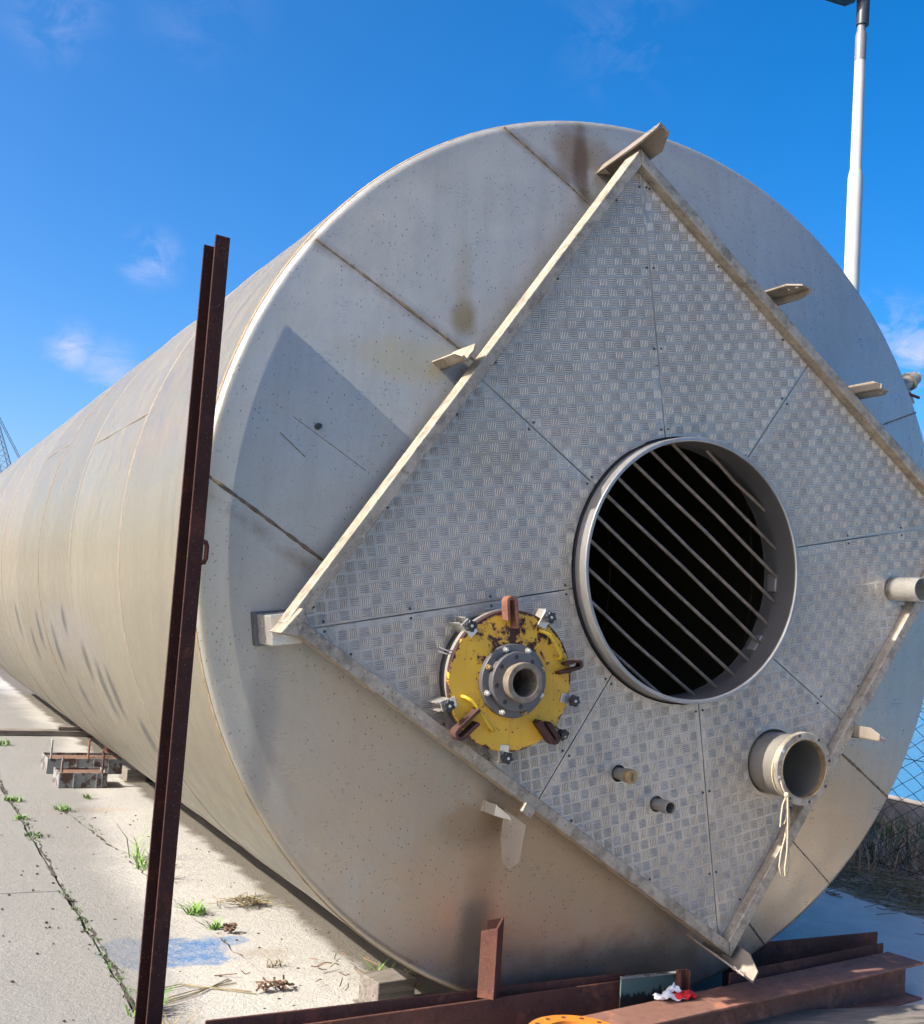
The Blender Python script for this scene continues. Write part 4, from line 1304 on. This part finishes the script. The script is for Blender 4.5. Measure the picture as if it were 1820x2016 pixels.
chock(-.745, .40, .17, .14, .115, 'cracked grey timber chock under the near end of the tank', rz=.15)
chock(-.62, 5.92, .16, .22, .10, 'weathered timber chock beside the grey steel boxes', rz=0)
chock(-.55, 7.05, .22, .2, .30, 'dark steel chock under the tank behind the boxes', 'beam_rust')
chock(-.35, 9.0, .5, .2, .16, 'timber chock at the plank under the tank')
o = MB().box((0, 0, .030), (2.7, .17, .052)).build('plank', 'wood', bevel=.004)
o.location = W(-1.75, -8.8, 0); o.rotation_euler = (0, 0, YAW + .01)
tag(o, 'long weathered plank lying on the concrete, running under the tank', 'plank')
o = MB().box((0, 0, .02), (.42, .12, .034)).build('plank', 'wood', bevel=.004)
o.location = W(-.62, -8.82, .058); o.rotation_euler = (0, 0, YAW + .03)
tag(o, 'short plank piece resting on the long plank beside the tank', 'plank')

# blocks at the right
o = MB().box((0, 0, .05), (.52, .24, .10)).build('sleeper_block', 'wood', bevel=.008)
o.location = W(2.10, .30, 0); o.rotation_euler = (0, 0, YAW + .25)
tag(o, 'grey weathered timber sleeper end right of the beams', 'timber')
o = MB().box((0, 0, .022), (1.15, .20, .044)).build('sleeper_board', 'wood', bevel=.006)
o.location = W(1.02, .345, 0); o.rotation_euler = (0, 0, YAW - .16)
tag(o, 'grey timber board lying on the ground in front of the wide beam', 'timber')

# ------------------------------------------------------------------ weeds on the slabs
def tuft(u_, y_, h, n, sp_, lean, w, label, mat='leaf', seed=1):
    e = blades('weed_tuft', [(0, 0, 0, h, lean, w, n, sp_)], mat, seed=seed)
    e.location = W(u_, -y_, .002); e.rotation_euler = (0, 0, YAW)
    tag(e, label, 'weed', 'weeds in the concrete joints')
    return e


tuft(-1.18, 3.05, .22, 12, .05, .8, .011, 'tall green grass shoots left of the post, farthest of the clump', seed=21)
tuft(-1.17, 2.80, .12, 26, .07, 1.1, .010, 'dense green grass tuft touching the post, left side', seed=22)
tuft(-1.15, 2.55, .16, 22, .06, .9, .010, 'green grass tuft just behind the dark post', seed=23)
tuft(-1.13, 1.83, .07, 40, .05, 1.6, .010, 'bright green flat weed right of the post, above the blue paint', seed=24)
tuft(-1.10, 1.55, .06, 22, .035, 1.4, .010, 'small green weed by the dark debris above the blue paint', seed=25)
tuft(-1.64, .55, .10, 40, .06, 1.2, .010, 'leafy weed in the joint below the blue paint', 'leaf', seed=26)
tuft(-1.66, .20, .12, 46, .08, 1.1, .010, 'yellowing grass in the joint at the bottom left', 'straw', seed=27)
tuft(-1.66, .05, .10, 26, .06, 1.1, .010, 'green weed in the joint at the very bottom left', 'leaf', seed=37)
tuft(-1.64, 5.0, .06, 30, .06, 1.4, .012, 'low green weed at the joint, left of the crates', seed=28)
tuft(-1.63, 3.75, .05, 26, .07, 1.6, .012, 'dark creeping weed in the left joint, middle distance', 'leaf_dark', seed=29)
tuft(-1.66, 4.3, .05, 20, .05, 1.6, .012, 'creeping green weed crossing the rust stain on the joint', 'leaf', seed=38)
tuft(-1.36, 4.6, .06, 24, .05, 1.3, .012, 'small green weed at the end of the short crack', seed=30)
tuft(-1.12, 5.05, .05, 18, .03, 1.3, .012, 'tiny green weed in front of the small steel box', seed=31)
tuft(-1.45, 8.0, .08, 28, .08, 1.2, .014, 'green weed near the plank, left of the crates', seed=32)
tuft(-1.52, 10.0, .07, 24, .09, 1.2, .014, 'far green weed beyond the plank', seed=33)
tuft(-.66, .62, .11, 40, .05, .9, .009, 'green weed in the shadow under the tank edge', seed=34)
tuft(1.46, .19, .11, 34, .05, 1.0, .011, 'green weed at the right end of the wide beam', seed=35)
tuft(1.62, .22, .09, 30, .05, 1.1, .011, 'smaller yellow green weed beside the right end of the beam', seed=39)
tuft(1.00, .30, .10, 18, .04, 1.1, .010, 'fern like weed in front of the wide beam', 'leaf_dark', seed=36)
tuft(-1.02, .95, .06, 14, .03, 1.4, .006, 'thin pale weed on the bright concrete below the blue spot', 'straw', seed=40)

rr = random.Random(41)
sp = []
for _ in range(230):
    y = rr.choice([rr.uniform(-.6, 2.6), rr.uniform(2.6, 11)]); sp.append((-1.659 + rr.gauss(0, .010), y, 0, rr.uniform(.008, .03), 1.3, .006, rr.randint(1, 5), .018))
for _ in range(60):
    y = rr.uniform(1.2, 4.6); sp.append((-1.10 - .055 * (y - 1) + rr.gauss(0, .008), y, 0, rr.uniform(.006, .022), 1.3, .005, rr.randint(1, 4), .014))
ms = place(blades('joint_moss', sp, 'leaf_dark', seed=43))
tag(ms, 'sparse moss and seedlings rooted along the joint and the crack', 'moss', kind='stuff')

hay = strewn('dry_grass_clump', [(0, 0, .006, .13, .004, 80, .07, .035)], 'straw', 9)
hay.location = W(-.84, -1.93, 0); hay.rotation_euler = (0, 0, YAW)
tag(hay, 'heap of dry straw on the concrete beside the tank shadow', 'dry grass')
deb = strewn('leaf_debris', [(0, 0, .004, .045, .010, 26, .035, .015)], 'rust_strap', 12)
deb.location = W(-1.12, -.66, 0); deb.rotation_euler = (0, 0, YAW)
tag(deb, 'reddish brown dead leaves on the concrete near the front beam', 'leaves')
deb = strewn('leaf_debris', [(0, 0, .006, .035, .012, 18, .014, .010)], 'rust_strap', 13)
deb.location = W(-1.07, -1.47, 0); deb.rotation_euler = (0, 0, YAW)
tag(deb, 'dark scrap of dead leaf above the small blue spot', 'leaves')
deb = strewn('leaf_debris', [(0, 0, .004, .08, .005, 40, .25, .10), (.35, -.2, .004, .05, .006, 25, .2, .1)], 'rust_strap', 14)
deb.location = W(-.62, -.75, 0); deb.rotation_euler = (0, 0, YAW)
tag(deb, 'dark dead leaves and twigs in the shadow under the tank edge', 'leaves')
tw = MB()
for q in range(5):
    a = random.uniform(-.25, .25)
    tw.tube([(-.18, a * .4, .006), (0, .02 + a * .3, .012), (.2, -.02 - a * .5, .006)], .0022, 4)
tw = tw.build('twigs', 'straw')
tw.location = W(-1.42, -.72, 0); tw.rotation_euler = (0, 0, YAW + .25)
tag(tw, 'few thin dry stalks lying right of the post on the concrete', 'twigs')
peb = MB()
rr = random.Random(77)
for _ in range(260):
    x, y = rr.uniform(-2.6, -.6), rr.uniform(-.6, 4.5); s_ = rr.uniform(.003, .009)
    peb.box((x, y, s_ * .3), (s_ * 1.4, s_, s_ * .7), Matrix.Rotation(rr.uniform(0, 3), 3, 'Z'))
peb = place(peb.build('grit', 'soil'))
tag(peb, 'dark grit and crumbs scattered on the concrete', 'grit', kind='stuff')
